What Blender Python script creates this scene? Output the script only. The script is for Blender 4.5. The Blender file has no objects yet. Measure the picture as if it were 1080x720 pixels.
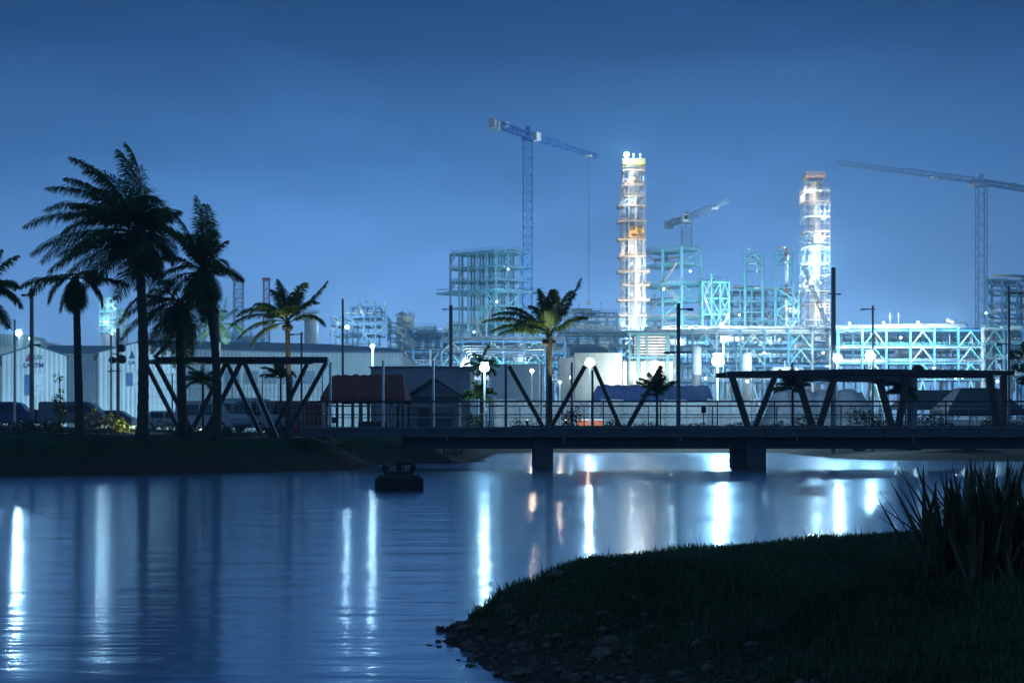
import bpy, math, random
import numpy as np
from mathutils import Vector as V, Matrix
random.seed(7)
rnd = random.uniform
sc = bpy.context.scene
COL = sc.collection
F, HX, HY, CZ = 1400.0, 540.0, 464.0, 1.2      # focal length in photo pixels, principal column, horizon row, eye height

def PX(px, d): return (px - HX) / F * d
def PZ(py, d): return CZ + (HY - py) / F * d
def P(px, py, d): return V((PX(px, d), d, PZ(py, d)))

# ------------------------------------------------------------------ materials
MATS = {}
def mat(name, col, rough=0.6, metal=0.0, var=0.25, scale=3.0, bump=0.0, bscale=20.0, trans=0.0, spec=0.5):
    if name in MATS: return MATS[name]
    m = bpy.data.materials.new(name); m.use_nodes = True
    nt = m.node_tree; b = nt.nodes['Principled BSDF']
    b.inputs['Roughness'].default_value = rough; b.inputs['Metallic'].default_value = metal
    b.inputs['Specular IOR Level'].default_value = spec
    tc = nt.nodes.new('ShaderNodeTexCoord')
    n = nt.nodes.new('ShaderNodeTexNoise'); n.inputs['Scale'].default_value = scale; n.inputs['Detail'].default_value = 5
    nt.links.new(tc.outputs['Object'], n.inputs['Vector'])
    r = nt.nodes.new('ShaderNodeValToRGB')
    r.color_ramp.elements[0].position = 0.3; r.color_ramp.elements[1].position = 0.7
    r.color_ramp.elements[0].color = [c * (1 - var) for c in col] + [1]
    r.color_ramp.elements[1].color = [min(1, c * (1 + var)) for c in col] + [1]
    nt.links.new(n.outputs['Fac'], r.inputs['Fac']); nt.links.new(r.outputs['Color'], b.inputs['Base Color'])
    if bump:
        n2 = nt.nodes.new('ShaderNodeTexNoise'); n2.inputs['Scale'].default_value = bscale; n2.inputs['Detail'].default_value = 6
        nt.links.new(tc.outputs['Object'], n2.inputs['Vector'])
        bp = nt.nodes.new('ShaderNodeBump'); bp.inputs['Strength'].default_value = bump
        nt.links.new(n2.outputs['Fac'], bp.inputs['Height']); nt.links.new(bp.outputs['Normal'], b.inputs['Normal'])
    if trans:
        t = nt.nodes.new('ShaderNodeBsdfTranslucent'); mx = nt.nodes.new('ShaderNodeMixShader'); mx.inputs[0].default_value = trans
        nt.links.new(r.outputs['Color'], t.inputs['Color'])
        out = nt.nodes['Material Output']
        nt.links.new(b.outputs[0], mx.inputs[1]); nt.links.new(t.outputs[0], mx.inputs[2]); nt.links.new(mx.outputs[0], out.inputs['Surface'])
    MATS[name] = m
    return m

def emit(name, col, strength):
    if name in MATS: return MATS[name]
    m = bpy.data.materials.new(name); m.use_nodes = True
    b = m.node_tree.nodes['Principled BSDF']
    b.inputs['Base Color'].default_value = (0.6, 0.6, 0.6, 1)
    b.inputs['Emission Color'].default_value = (*col, 1); b.inputs['Emission Strength'].default_value = strength
    MATS[name] = m
    return m

STEEL = mat('teal_steel_paint', (0.06, 0.20, 0.27), 0.5, 0.0, 0.3, 0.3)
STEEL2 = mat('green_steel_paint', (0.10, 0.36, 0.34), 0.5, 0.0, 0.3, 0.3)
STEELB = mat('blue_grey_steel_paint', (0.05, 0.17, 0.32), 0.5, 0.0, 0.3, 0.3)
GALV = mat('galvanised_tube', (0.45, 0.46, 0.47), 0.4, 0.6, 0.2, 1.0)
RUST = mat('rust_orange_boards', (0.42, 0.27, 0.18), 0.7, 0.0, 0.4, 0.7)
YELLOW = mat('yellow_rail_paint', (0.65, 0.45, 0.08), 0.5, 0.0, 0.25, 0.7)
SHELL = mat('insulated_shell', (0.33, 0.33, 0.35), 0.5, 0.2, 0.45, 0.35, 0.3, 1.2)
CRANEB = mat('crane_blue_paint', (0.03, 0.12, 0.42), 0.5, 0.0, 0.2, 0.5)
CRANEW = mat('crane_white_paint', (0.75, 0.75, 0.75), 0.5, 0.0, 0.1, 0.5)
CONCW = mat('counterweight_concrete', (0.5, 0.5, 0.5), 0.8, 0.0, 0.2, 1.0)
DARKST = mat('dark_painted_steel', (0.035, 0.035, 0.04), 0.5, 0.0, 0.25, 2.0)
POLE = mat('pole_paint', (0.16, 0.16, 0.18), 0.45, 0.3, 0.2, 2.0)
WHITEP = mat('white_pole_paint', (0.7, 0.7, 0.7), 0.45, 0.0, 0.1, 2.0)
BRONZE = mat('weathered_timber', (0.10, 0.075, 0.06), 0.7, 0.0, 0.3, 4.0, 0.2, 30)
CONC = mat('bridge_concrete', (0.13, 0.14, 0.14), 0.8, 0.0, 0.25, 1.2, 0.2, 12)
WALLG = mat('grey_render_wall', (0.46, 0.46, 0.47), 0.85, 0.0, 0.2, 0.7, 0.1, 8)
ROOFR = mat('red_brown_thatch', (0.24, 0.065, 0.05), 0.9, 0.0, 0.4, 5.0, 0.6, 25)
DARKROOF = mat('dark_roof_sheet', (0.05, 0.06, 0.08), 0.6, 0.0, 0.2, 2.0)
GLASS = mat('dark_vehicle_glass', (0.02, 0.03, 0.035), 0.1, 0.0, 0.1, 2.0)
RUBBER = mat('tyre_rubber', (0.02, 0.02, 0.02), 0.85, 0.0, 0.1, 5.0)
RIM = mat('wheel_rim_metal', (0.5, 0.5, 0.5), 0.35, 0.8, 0.1, 5.0)
CARW = mat('white_vehicle_paint', (0.62, 0.62, 0.63), 0.3, 0.0, 0.05, 1.0)
CARG = mat('grey_vehicle_paint', (0.16, 0.17, 0.19), 0.3, 0.2, 0.05, 1.0)
CARB = mat('blue_vehicle_paint', (0.03, 0.06, 0.16), 0.3, 0.2, 0.05, 1.0)
TARP = mat('blue_violet_tarpaulin', (0.07, 0.09, 0.30), 0.5, 0.0, 0.3, 1.0, 0.6, 1.5)
TENT = mat('dark_tent_canvas', (0.05, 0.055, 0.075), 0.8, 0.0, 0.2, 1.0, 0.2, 4)
RED = mat('red_container_paint', (0.30, 0.04, 0.035), 0.6, 0.0, 0.3, 1.2)
ORANGE = mat('orange_cabin_paint', (0.60, 0.16, 0.06), 0.6, 0.0, 0.2, 1.2)
TRUNK = mat('palm_bark', (0.085, 0.07, 0.055), 0.9, 0.0, 0.35, 6.0, 0.6, 14)
FROND = mat('palm_leaf', (0.085, 0.145, 0.028), 0.45, 0.0, 0.35, 1.5, trans=0.5)
LEAF = mat('shrub_leaf', (0.045, 0.085, 0.02), 0.5, 0.0, 0.4, 2.0, trans=0.2)
LEAFY = mat('yellow_green_leaf', (0.12, 0.14, 0.025), 0.5, 0.0, 0.4, 2.0, trans=0.2)
LEAFR = mat('dark_red_leaf', (0.14, 0.035, 0.03), 0.5, 0.0, 0.4, 2.0, trans=0.2)
FLAX = mat('flax_leaf', (0.10, 0.11, 0.055), 0.45, 0.0, 0.45, 5.0)
GRASSM = mat('lawn_blade', (0.07, 0.13, 0.05), 0.6, 0.0, 0.5, 1.2, trans=0.2)
ROCK = mat('shore_rock', (0.15, 0.115, 0.09), 0.85, 0.0, 0.5, 6.0, 0.5, 25)
PIPEW = mat('white_pipe_lagging', (0.62, 0.63, 0.65), 0.45, 0.05, 0.2, 0.4)
PIPEG = mat('grey_pipe', (0.28, 0.33, 0.38), 0.5, 0.2, 0.25, 0.4)
BLACK = mat('sign_black', (0.015, 0.015, 0.018), 0.6)
SIGNR = mat('sign_magenta', (0.30, 0.02, 0.10), 0.5)
SIGNG = mat('sign_green', (0.02, 0.22, 0.17), 0.5)
SIGNB = mat('sign_navy', (0.02, 0.05, 0.20), 0.5)
BANNER = mat('orange_banner_cloth', (0.75, 0.36, 0.06), 0.7, 0.0, 0.1, 1.0)
FLOATM = mat('black_float_plastic', (0.012, 0.012, 0.013), 0.5, 0.0, 0.2, 4.0)
COLDW = (0.40, 0.74, 1.0)
LENS = emit('cold_white_lens', COLDW, 60)
LENSW = emit('warm_white_lens', (1.0, 0.84, 0.62), 40)
LENSD = emit('dim_lens', COLDW, 12)

def cladding(name, col, period, rough=0.45):
    m = mat(name, col, rough, 0.1, 0.12, 0.4)
    nt = m.node_tree; b = nt.nodes['Principled BSDF']
    tc = nt.nodes.new('ShaderNodeTexCoord'); w = nt.nodes.new('ShaderNodeTexWave')
    w.wave_type = 'BANDS'; w.bands_direction = 'X'; w.inputs['Scale'].default_value = 1.0 / period * 0.314 * 1.0
    w.inputs['Distortion'].default_value = 0.0
    nt.links.new(tc.outputs['Object'], w.inputs['Vector'])
    bp = nt.nodes.new('ShaderNodeBump'); bp.inputs['Strength'].default_value = 0.6; bp.inputs['Distance'].default_value = 0.06
    nt.links.new(w.outputs['Fac'], bp.inputs['Height']); nt.links.new(bp.outputs['Normal'], b.inputs['Normal'])
    return m

# ------------------------------------------------------------------ mesh builder
class MB:
    def __init__(s): s.v = []; s.f = []
    def add(s, vs, fs):
        o = len(s.v); s.v.extend([tuple(x) for x in vs]); s.f.extend([tuple(i + o for i in f) for f in fs])
    def box(s, c, size, rz=0.0, taper=1.0):
        cx, cy, cz = c; a, b, h = size[0] / 2, size[1] / 2, size[2] / 2
        co, si = math.cos(rz), math.sin(rz); vs = []
        for dz, t in ((-h, 1.0), (h, taper)):
            for dx, dy in ((-a, -b), (a, -b), (a, b), (-a, b)):
                X, Y = dx * t, dy * t
                vs.append((cx + X * co - Y * si, cy + X * si + Y * co, cz + dz))
        s.add(vs, [(3, 2, 1, 0), (4, 5, 6, 7), (0, 1, 5, 4), (1, 2, 6, 5), (2, 3, 7, 6), (3, 0, 4, 7)])
    def bar(s, p, q, w, h=None):
        p, q = V(p), V(q); h = h or w; d = q - p
        if d.length < 1e-6: return
        d.normalize()
        up = V((0, 0, 1)) if abs(d.z) < 0.95 else V((0, 1, 0))
        a = d.cross(up).normalized() * (w / 2); b = a.cross(d).normalized() * (h / 2)
        vs = [p - a - b, p + a - b, p + a + b, p - a + b, q - a - b, q + a - b, q + a + b, q - a + b]
        s.add(vs, [(3, 2, 1, 0), (4, 5, 6, 7), (0, 1, 5, 4), (1, 2, 6, 5), (2, 3, 7, 6), (3, 0, 4, 7)])
    def tube(s, pts, r, n=8, cap=True):
        pts = [V(p) for p in pts]; rs = r if isinstance(r, (list, tuple)) else [r] * len(pts)
        base = len(s.v); up = None
        for i, p in enumerate(pts):
            d = (pts[min(i + 1, len(pts) - 1)] - pts[max(i - 1, 0)]).normalized()
            ref = V((0, 0, 1)) if abs(d.z) < 0.9 else V((1, 0, 0))
            a = d.cross(ref).normalized(); b = a.cross(d).normalized()
            for k in range(n):
                t = 2 * math.pi * k / n
                s.v.append(tuple(p + (a * math.cos(t) + b * math.sin(t)) * rs[i]))
        for i in range(len(pts) - 1):
            for k in range(n):
                k2 = (k + 1) % n; o = base + i * n
                s.f.append((o + k, o + k2, o + n + k2, o + n + k))
        if cap:
            s.f.append(tuple(base + k for k in range(n))[::-1]); o = base + (len(pts) - 1) * n
            s.f.append(tuple(o + k for k in range(n)))
    def ball(s, c, r, seg=10, ring=6, sz=None):
        c = V(c); rx, ry, rz = (r, r, r) if sz is None else sz
        base = len(s.v); s.v.append((c.x, c.y, c.z - rz))
        for i in range(1, ring):
            ph = -math.pi / 2 + math.pi * i / ring
            for k in range(seg):
                t = 2 * math.pi * k / seg
                s.v.append((c.x + rx * math.cos(ph) * math.cos(t), c.y + ry * math.cos(ph) * math.sin(t), c.z + rz * math.sin(ph)))
        s.v.append((c.x, c.y, c.z + rz)); top = len(s.v) - 1
        for k in range(seg):
            s.f.append((base, base + 1 + (k + 1) % seg, base + 1 + k))
            o = base + 1 + (ring - 2) * seg
            s.f.append((top, o + k, o + (k + 1) % seg))
        for i in range(ring - 2):
            o = base + 1 + i * seg
            for k in range(seg):
                k2 = (k + 1) % seg; s.f.append((o + k, o + k2, o + seg + k2, o + seg + k))
    def prism(s, poly, axis_vec, origin=(0, 0, 0), ux=(1, 0, 0), uy=(0, 0, 1)):
        o = V(origin); ux = V(ux); uy = V(uy); a = V(axis_vec); n = len(poly)
        vs = [o + ux * x + uy * y for x, y in poly]; vs += [p + a for p in vs]
        fs = [tuple(range(n))[::-1], tuple(range(n, 2 * n))] + [(i, (i + 1) % n, n + (i + 1) % n, n + i) for i in range(n)]
        s.add(vs, fs)
    def lattice(s, p, q, w, panels, chord=0.14, lace=0.08, tri=False):
        p, q = V(p), V(q); d = (q - p).normalized()
        up = V((0, 0, 1)) if abs(d.z) < 0.9 else V((0, 1, 0))
        a = d.cross(up).normalized() * (w / 2); b = a.cross(d).normalized() * (w / 2)
        if tri: cs = [-a - b, a - b, b]
        else: cs = [-a - b, a - b, a + b, b - a]
        for c in cs: s.bar(p + c, q + c, chord)
        n = len(cs)
        for i in range(panels):
            A = p + (q - p) * (i / panels); B = p + (q - p) * ((i + 1) / panels)
            for k in range(n):
                c0, c1 = cs[k], cs[(k + 1) % n]
                if (i + k) % 2: c0, c1 = c1, c0
                s.bar(A + c0, B + c1, lace)
                s.bar(B + c0, B + c1, lace)
    def build(s, name, m, parent=None, world=False, smooth=False):
        me = bpy.data.meshes.new(name)
        vs = s.v
        if world and parent is not None:
            o = parent.location
            pp = parent.parent
            while pp is not None: o = o + pp.location; pp = pp.parent
            vs = [(x - o.x, y - o.y, z - o.z) for x, y, z in vs]
        me.from_pydata(vs, [], s.f); me.validate(); me.materials.append(m)
        if smooth: me.polygons.foreach_set('use_smooth', [True] * len(me.polygons))
        me.update()
        o = bpy.data.objects.new(name, me); COL.objects.link(o)
        if parent is not None: o.parent = parent
        return o

def tag(o, label=None, cat=None, group=None, kind=None):
    if label: o['label'] = label
    if cat: o['category'] = cat
    if group: o['group'] = group
    if kind: o['kind'] = kind
    return o
def thing(name, label, cat, loc=(0, 0, 0), rz=0.0, group=None):
    o = bpy.data.objects.new(name, None); COL.objects.link(o); o.location = V(loc); o.rotation_euler = (0, 0, rz)
    o.empty_display_size = 0.3
    return tag(o, label, cat, group)
def kids(o): return [c for c in COL.objects if c.parent is o]
def copy_tree(o, loc=None, rz=None, label=None, parent=None):
    c = o.copy(); COL.objects.link(c)
    if parent is not None: c.parent = parent
    if loc is not None: c.location = V(loc)
    if rz is not None: c.rotation_euler = (0, 0, rz)
    if label: c['label'] = label
    for ch in list(o.children): copy_tree(ch, parent=c)
    return c
K = 0.5
def point(pos, power, parent=None, col=COLDW, r=0.25, spot=None, target=None):
    l = bpy.data.lights.new('lamp_light', 'SPOT' if spot else 'POINT'); l.energy = power * K; l.color = col; l.shadow_soft_size = r
    o = bpy.data.objects.new('lamp_light', l); COL.objects.link(o)
    p = V(pos)
    if parent is not None:
        o.parent = parent; o.location = p - parent.location
    else: o.location = p
    if spot:
        l.spot_size = math.radians(spot); l.spot_blend = 0.5
        d = V(target) - p; o.rotation_euler = d.to_track_quat('-Z', 'Y').to_euler()
    return o

# ------------------------------------------------------------------ terrain
def pd(px, d): return (PX(px, d), d)
LAKE = [(-60, 4), (-60, 36), pd(-260, 41), pd(-100, 42.5), pd(0, 43.5), pd(100, 44.5), pd(200, 47), pd(300, 50.3), pd(345, 51.8), pd(380, 53.8), pd(396, 60), pd(410, 66.5),
        pd(440, 67.5), pd(490, 68), pd(505, 73), pd(515, 95), pd(525, 122), pd(640, 130), pd(820, 126), pd(862, 95), pd(900, 81), pd(1000, 77), pd(1200, 72),
        (45, 60), (45, 16), (20, 15.2), (14, 14.8), (8, 13.8), (4.6, 12.9), (3.2, 11.8), (2.0, 10.9), (1.0, 10.0), (.3, 9.35), (-.2, 8.8), (-.46, 8.36), (-.42, 7.9),
        (-.2, 7.2), (.04, 6.56), (.3, 5.4), (.2, 4.3), (-.6, 3.3), (-2, 2.6), (-6, 2), (-20, 1.5), (-40, 2)]
LK = np.array(LAKE)
def sdist(x, y):
    """signed distance to the shoreline, positive on land"""
    x = np.asarray(x, float); y = np.asarray(y, float)
    best = np.full(x.shape, 1e9); inside = np.zeros(x.shape, bool)
    n = len(LK)
    for i in range(n):
        ax, ay = LK[i]; bx, by = LK[(i + 1) % n]
        dx, dy = bx - ax, by - ay
        t = np.clip(((x - ax) * dx + (y - ay) * dy) / (dx * dx + dy * dy), 0, 1)
        best = np.minimum(best, (x - ax - t * dx) ** 2 + (y - ay - t * dy) ** 2)
        c = ((ay > y) != (by > y)) & (x < (bx - ax) * (y - ay) / (by - ay + 1e-12) + ax)
        inside ^= c
    d = np.sqrt(best)
    return np.where(inside, -d, d)
def sm(t):
    t = np.clip(t, 0, 1); return t * t * (3 - 2 * t)
def wob(x, y, f, seed):
    return (np.sin(x * f + seed) * np.cos(y * f * 1.13 + seed * 2.1) + 0.5 * np.sin(x * f * 2.3 + y * f * 1.7 + seed * 3.3)) / 1.5
def terrain(x, y):
    x = np.asarray(x, float); y = np.asarray(y, float)
    s = sdist(x, y)
    near = y < 25
    s2 = s + np.where(near, 0.07 * wob(x, y, 3.1, 1.0) + 0.05 * wob(x, y, 7.7, 2.0), 0.35 * wob(x, y, 0.6, 3.0))
    w = 0.85 + 1.7 * sm((8.4 - y) / 1.4)
    zn = 0.44 * sm(s2 / w) ** 0.8 + 0.14 * sm((s2 - 0.5) / 3.5) + 0.012 * wob(x, y, 2.2, 5) + 0.010 * wob(x, y, 9.0, 6)
    A = 1.30 - 0.90 * sm((x + 3) / 6)
    zf = A * sm(s2 / 3.4) + (2.2 - A) * np.clip((s2 - 4.5) / 28, 0, 1) + 3.6 * sm((s2 - 60) / 130) + 0.05 * wob(x, y, 0.9, 7)
    land = np.where(near, zn, zf)
    bed = -0.7 * sm(-s2 / 2.5) - 0.02
    return np.where(s2 > 0, land, bed)
def gz(x, y): return float(terrain(np.array([x]), np.array([y]))[0])

ang = sorted(set([math.radians(a) for a in np.arange(-24, 24.01, 0.2)] + [math.radians(a) for a in np.arange(-180, 180, 6.0) if abs(a) > 24]))
rad = [0.8, 1.6, 2.4, 3.0, 3.5] + list(np.arange(3.9, 14.5, 0.07)) + list(np.arange(14.8, 36, 1.2)) + list(np.arange(36, 84, 0.5)) + list(np.arange(84, 140, 1.5)) + list(np.arange(142, 300, 6.0)) + list(np.arange(300, 805, 25.0))
A_, R_ = np.meshgrid(np.array(ang), np.array(rad))
GXX, GYY = np.sin(A_) * R_, np.cos(A_) * R_
GZZ = terrain(GXX, GYY)
na, nr = len(ang), len(rad)
verts = np.stack([GXX, GYY, GZZ], -1).reshape(-1, 3)
idx = np.arange(na * nr).reshape(nr, na)
i0 = idx[:-1, :]; i1 = idx[1:, :]
quads = np.stack([i0, np.roll(i0, -1, 1), np.roll(i1, -1, 1), i1], -1).reshape(-1, 4)
vl = [tuple(v) for v in verts] + [(0, 0, gz(0, 0))]
fl = [tuple(q)[::-1] for q in quads] + [(int(idx[0, k]), len(vl) - 1, int(idx[0, (k + 1) % na])) for k in range(na)]
me = bpy.data.meshes.new('ground'); me.from_pydata(vl, [], fl); me.validate()
S_ = sdist(np.array([v[0] for v in vl]), np.array([v[1] for v in vl]))
X_ = np.array([v[0] for v in vl]); Y_ = np.array([v[1] for v in vl])
lawn = np.where(Y_ < 25, sm((S_ - 0.25 - 0.9 * sm((8.2 - Y_) / 1.5)) / 0.5), sm((S_ - 1.0) / 1.0) * (1 - sm((S_ - 16) / 6)) * sm((-2 - X_) / 4 + 1 * (Y_ < 62)))
at = me.attributes.new('lawn', 'FLOAT', 'POINT'); at.data.foreach_set('value', lawn.astype(np.float32))
site = sm((S_ - 18) / 12) * (Y_ > 40); at = me.attributes.new('site', 'FLOAT', 'POINT'); at.data.foreach_set('value', site.astype(np.float32))
me.polygons.foreach_set('use_smooth', [True] * len(me.polygons))
gm = bpy.data.materials.new('ground_cover'); gm.use_nodes = True
nt = gm.node_tree; b = nt.nodes['Principled BSDF']; b.inputs['Roughness'].default_value = 0.9; b.inputs['Specular IOR Level'].default_value = 0.2
def nn(t): return nt.nodes.new(t)
tc = nn('ShaderNodeTexCoord'); n1 = nn('ShaderNodeTexNoise'); n1.inputs['Scale'].default_value = 1.4; n1.inputs['Detail'].default_value = 8
n2 = nn('ShaderNodeTexNoise'); n2.inputs['Scale'].default_value = 22; n2.inputs['Detail'].default_value = 6
for n in (n1, n2): nt.links.new(tc.outputs['Object'], n.inputs['Vector'])
def ramp(src, c0, c1, p0=.3, p1=.7):
    r = nn('ShaderNodeValToRGB'); r.color_ramp.elements[0].color = (*c0, 1); r.color_ramp.elements[1].color = (*c1, 1)
    r.color_ramp.elements[0].position = p0; r.color_ramp.elements[1].position = p1; nt.links.new(src, r.inputs['Fac']); return r.outputs['Color']
soil = ramp(n2.outputs['Fac'], (0.03, 0.023, 0.017), (0.11, 0.085, 0.065))
grs = ramp(n1.outputs['Fac'], (0.02, 0.045, 0.018), (0.05, 0.09, 0.032))
sit = ramp(n1.outputs['Fac'], (0.26, 0.25, 0.24), (0.38, 0.36, 0.34))
def attr(nm):
    a = nn('ShaderNodeAttribute'); a.attribute_name = nm; return a.outputs['Fac']
def mix(f, a, c):
    m = nn('ShaderNodeMix'); m.data_type = 'RGBA'; nt.links.new(f, m.inputs[0]); nt.links.new(a, m.inputs[6]); nt.links.new(c, m.inputs[7]); return m.outputs[2]
nt.links.new(mix(attr('site'), mix(attr('lawn'), soil, grs), sit), b.inputs['Base Color'])
bp = nn('ShaderNodeBump'); bp.inputs['Strength'].default_value = 0.6; bp.inputs['Distance'].default_value = 0.05
nt.links.new(n2.outputs['Fac'], bp.inputs['Height']); nt.links.new(bp.outputs['Normal'], b.inputs['Normal'])
me.materials.append(gm)
g = bpy.data.objects.new('ground', me); COL.objects.link(g); g['kind'] = 'structure'

# water
wm = bpy.data.materials.new('lake_water'); wm.use_nodes = True
nt = wm.node_tree; b = nt.nodes['Principled BSDF']
b.inputs['Base Color'].default_value = (0.010, 0.045, 0.14, 1); b.inputs['Roughness'].default_value = 0.115; b.inputs['IOR'].default_value = 1.45
tc = nn('ShaderNodeTexCoord'); mp = nn('ShaderNodeMapping'); mp.inputs['Scale'].default_value = (0.35, 1.3, 1.0); mp.inputs['Rotation'].default_value = (0, 0, 0.08)
nt.links.new(tc.outputs['Object'], mp.inputs['Vector'])
n1 = nn('ShaderNodeTexNoise'); n1.inputs['Scale'].default_value = 1.1; n1.inputs['Detail'].default_value = 3
n2 = nn('ShaderNodeTexNoise'); n2.inputs['Scale'].default_value = 5.5; n2.inputs['Detail'].default_value = 3
ad = nn('ShaderNodeMath'); ad.operation = 'MULTIPLY_ADD'; ad.inputs[1].default_value = 0.25
for n in (n1, n2): nt.links.new(mp.outputs['Vector'], n.inputs['Vector'])
nt.links.new(n2.outputs['Fac'], ad.inputs[0]); nt.links.new(n1.outputs['Fac'], ad.inputs[2])
bp = nn('ShaderNodeBump'); bp.inputs['Strength'].default_value = 1.0; bp.inputs['Distance'].default_value = 0.022
nt.links.new(ad.outputs[0], bp.inputs['Height']); nt.links.new(bp.outputs['Normal'], b.inputs['Normal'])
gl = nn('ShaderNodeBsdfGlossy'); gl.inputs['Color'].default_value = (.62, .82, 1, 1); gl.inputs['Roughness'].default_value = 0.30; nt.links.new(bp.outputs['Normal'], gl.inputs['Normal'])
mxs = nn('ShaderNodeMixShader'); mxs.inputs[0].default_value = 0.35; nt.links.new(b.outputs[0], mxs.inputs[1]); nt.links.new(gl.outputs[0], mxs.inputs[2]); nt.links.new(mxs.outputs[0], nt.nodes['Material Output'].inputs['Surface'])
mb = MB(); mb.add([(-70, 0.5, 0), (60, 0.5, 0), (60, 145, 0), (-70, 145, 0)], [(0, 1, 2, 3)])
w = mb.build('water', wm); w['kind'] = 'structure'

# footpaths on the left bank: strips laid on the lawn
def path_strip(d0, d1, px0, px1, width):
    mb = MB(); vs = []; fs = []; n = 60
    for i in range(n + 1):
        t = i / n; d = d0 + (d1 - d0) * t; x = PX(px0 + (px1 - px0) * t, d)
        for dy in (-width / 2, width / 2): vs.append((x, d + dy, gz(x, d + dy) + 0.03))
    for i in range(n): fs.append((2 * i, 2 * i + 2, 2 * i + 3, 2 * i + 1))
    mb.add(vs, fs); return mb.build('path', mat('path_concrete', (0.30, 0.29, 0.27), 0.85, 0, .15, 2))
tag(path_strip(52.5, 55.8, -150, 280, 1.3), kind='structure'); tag(path_strip(59.5, 61.5, -150, 345, 2.2), kind='structure')

# ------------------------------------------------------------------ near bank: lawn blades, rubble, flax
def grass_blades():
    mb = MB(); rng = np.random.default_rng(3); N = 150000
    d = 4.0 + 9.5 * rng.random(N) ** 1.3; a = rng.uniform(-0.16, 0.46, N); x = np.tan(a) * d
    s = sdist(x, d); keep = (s > 0.18 + 1.1 * sm((8.2 - d) / 1.5) * rng.random(N)) & (s > 0.12)
    x, d, s = x[keep], d[keep], s[keep]; z = terrain(x, d)
    clump = wob(x, d, 2.6, 9) + 0.6 * wob(x, d, 6.1, 4)
    L = (0.028 + 0.028 * rng.random(len(x)) + 0.022 * clump) * (1 + 1.1 * (rng.random(len(x)) > 0.985)); L = np.maximum(L, .015)
    az = rng.uniform(0, 6.28, len(x)); ln = rng.uniform(0.1, 0.9, len(x)) * L; wz = 0.0035 + 0.003 * rng.random(len(x))
    fz = az + 1.57
    vs = np.empty((len(x), 3, 3))
    vs[:, 0] = np.stack([x - np.cos(fz) * wz, d - np.sin(fz) * wz, z - .004], -1)
    vs[:, 1] = np.stack([x + np.cos(fz) * wz, d + np.sin(fz) * wz, z - .004], -1)
    vs[:, 2] = np.stack([x + np.cos(az) * ln, d + np.sin(az) * ln, z + L], -1)
    mb.v = [tuple(p) for p in vs.reshape(-1, 3)]; mb.f = [(3 * i, 3 * i + 1, 3 * i + 2) for i in range(len(x))]
    return mb.build('grass', GRASSM)
tag(grass_blades(), 'short dark lawn grass covering the near bank', 'grass', kind='stuff')

def rock_shape(mb, c, r):
    base = len(mb.v); mb.ball(c, r, 7, 5, (r * rnd(.8, 1.4), r * rnd(.8, 1.3), r * rnd(.5, .9)))
    for i in range(base, len(mb.v)):
        v = V(mb.v[i]) - V(c); k = 1 + rnd(-.22, .22); mb.v[i] = tuple(V(c) + v * k)
mb = MB()
cnt = 0
while cnt < 900:
    d = rnd(4.2, 9.8); x = rnd(-0.6, 2.6); s = float(sdist(np.array([x]), np.array([d]))[0])
    lim = 0.25 if d > 8.2 else 1.1
    if not (-0.12 < s < lim) or random.random() < max(0, s / lim) ** 1.0 * .9: continue
    r = .007 + .03 * random.random() ** 2.5 * (2.2 if random.random() < .06 else 1)
    rock_shape(mb, (x, d, gz(x, d) + r * .2), r); cnt += 1
tag(mb.build('gravel', ROCK), 'dark pebbles and broken stone along the near water edge', 'gravel', kind='stuff')

def flax(loc):
    mb = MB(); rng = random.Random(5)
    for k in range(330):
        az = rng.uniform(0, 6.28); el = math.radians(rng.triangular(34, 89, 74)); L = rng.uniform(.32, .64); wd = rng.uniform(.011, .021)
        p = V((rng.gauss(0, .14), rng.gauss(0, .12), -.01)); d = V((math.cos(el) * math.cos(az), math.cos(el) * math.sin(az), math.sin(el)))
        side = V((-math.sin(az + rng.uniform(-.6, .6)), math.cos(az), 0)).normalized(); n = 7; drop = rng.uniform(.02, .30) * rng.random() ** 1.6; pts = []
        for i in range(n + 1):
            pts.append(p.copy()); d = (d + V((0, 0, -drop * i / n))).normalized(); p = p + d * (L / n)
        vs = []
        for i, q in enumerate(pts):
            t = i / n; ww = wd * (0.55 + 0.9 * t if t < .4 else 0.91 * (1 - ((t - .4) / .6) ** 2.2)) + .0006
            nrm = side.cross(d).normalized() * (-.35 * ww)
            vs += [q - side * ww, q + nrm, q + side * ww]
        fs = []
        for i in range(n): o = 3 * i; fs += [(o, o + 1, o + 4, o + 3), (o + 1, o + 2, o + 5, o + 4)]
        mb.add(vs, fs)
    t = mb.build('flax_plant', FLAX); t.location = V(loc); return t
fx = PX(1046, 6.7); tag(flax((fx, 6.7, gz(fx, 6.7))), 'dark clump of sword-shaped leaves on the near grassy bank', 'plant')

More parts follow.
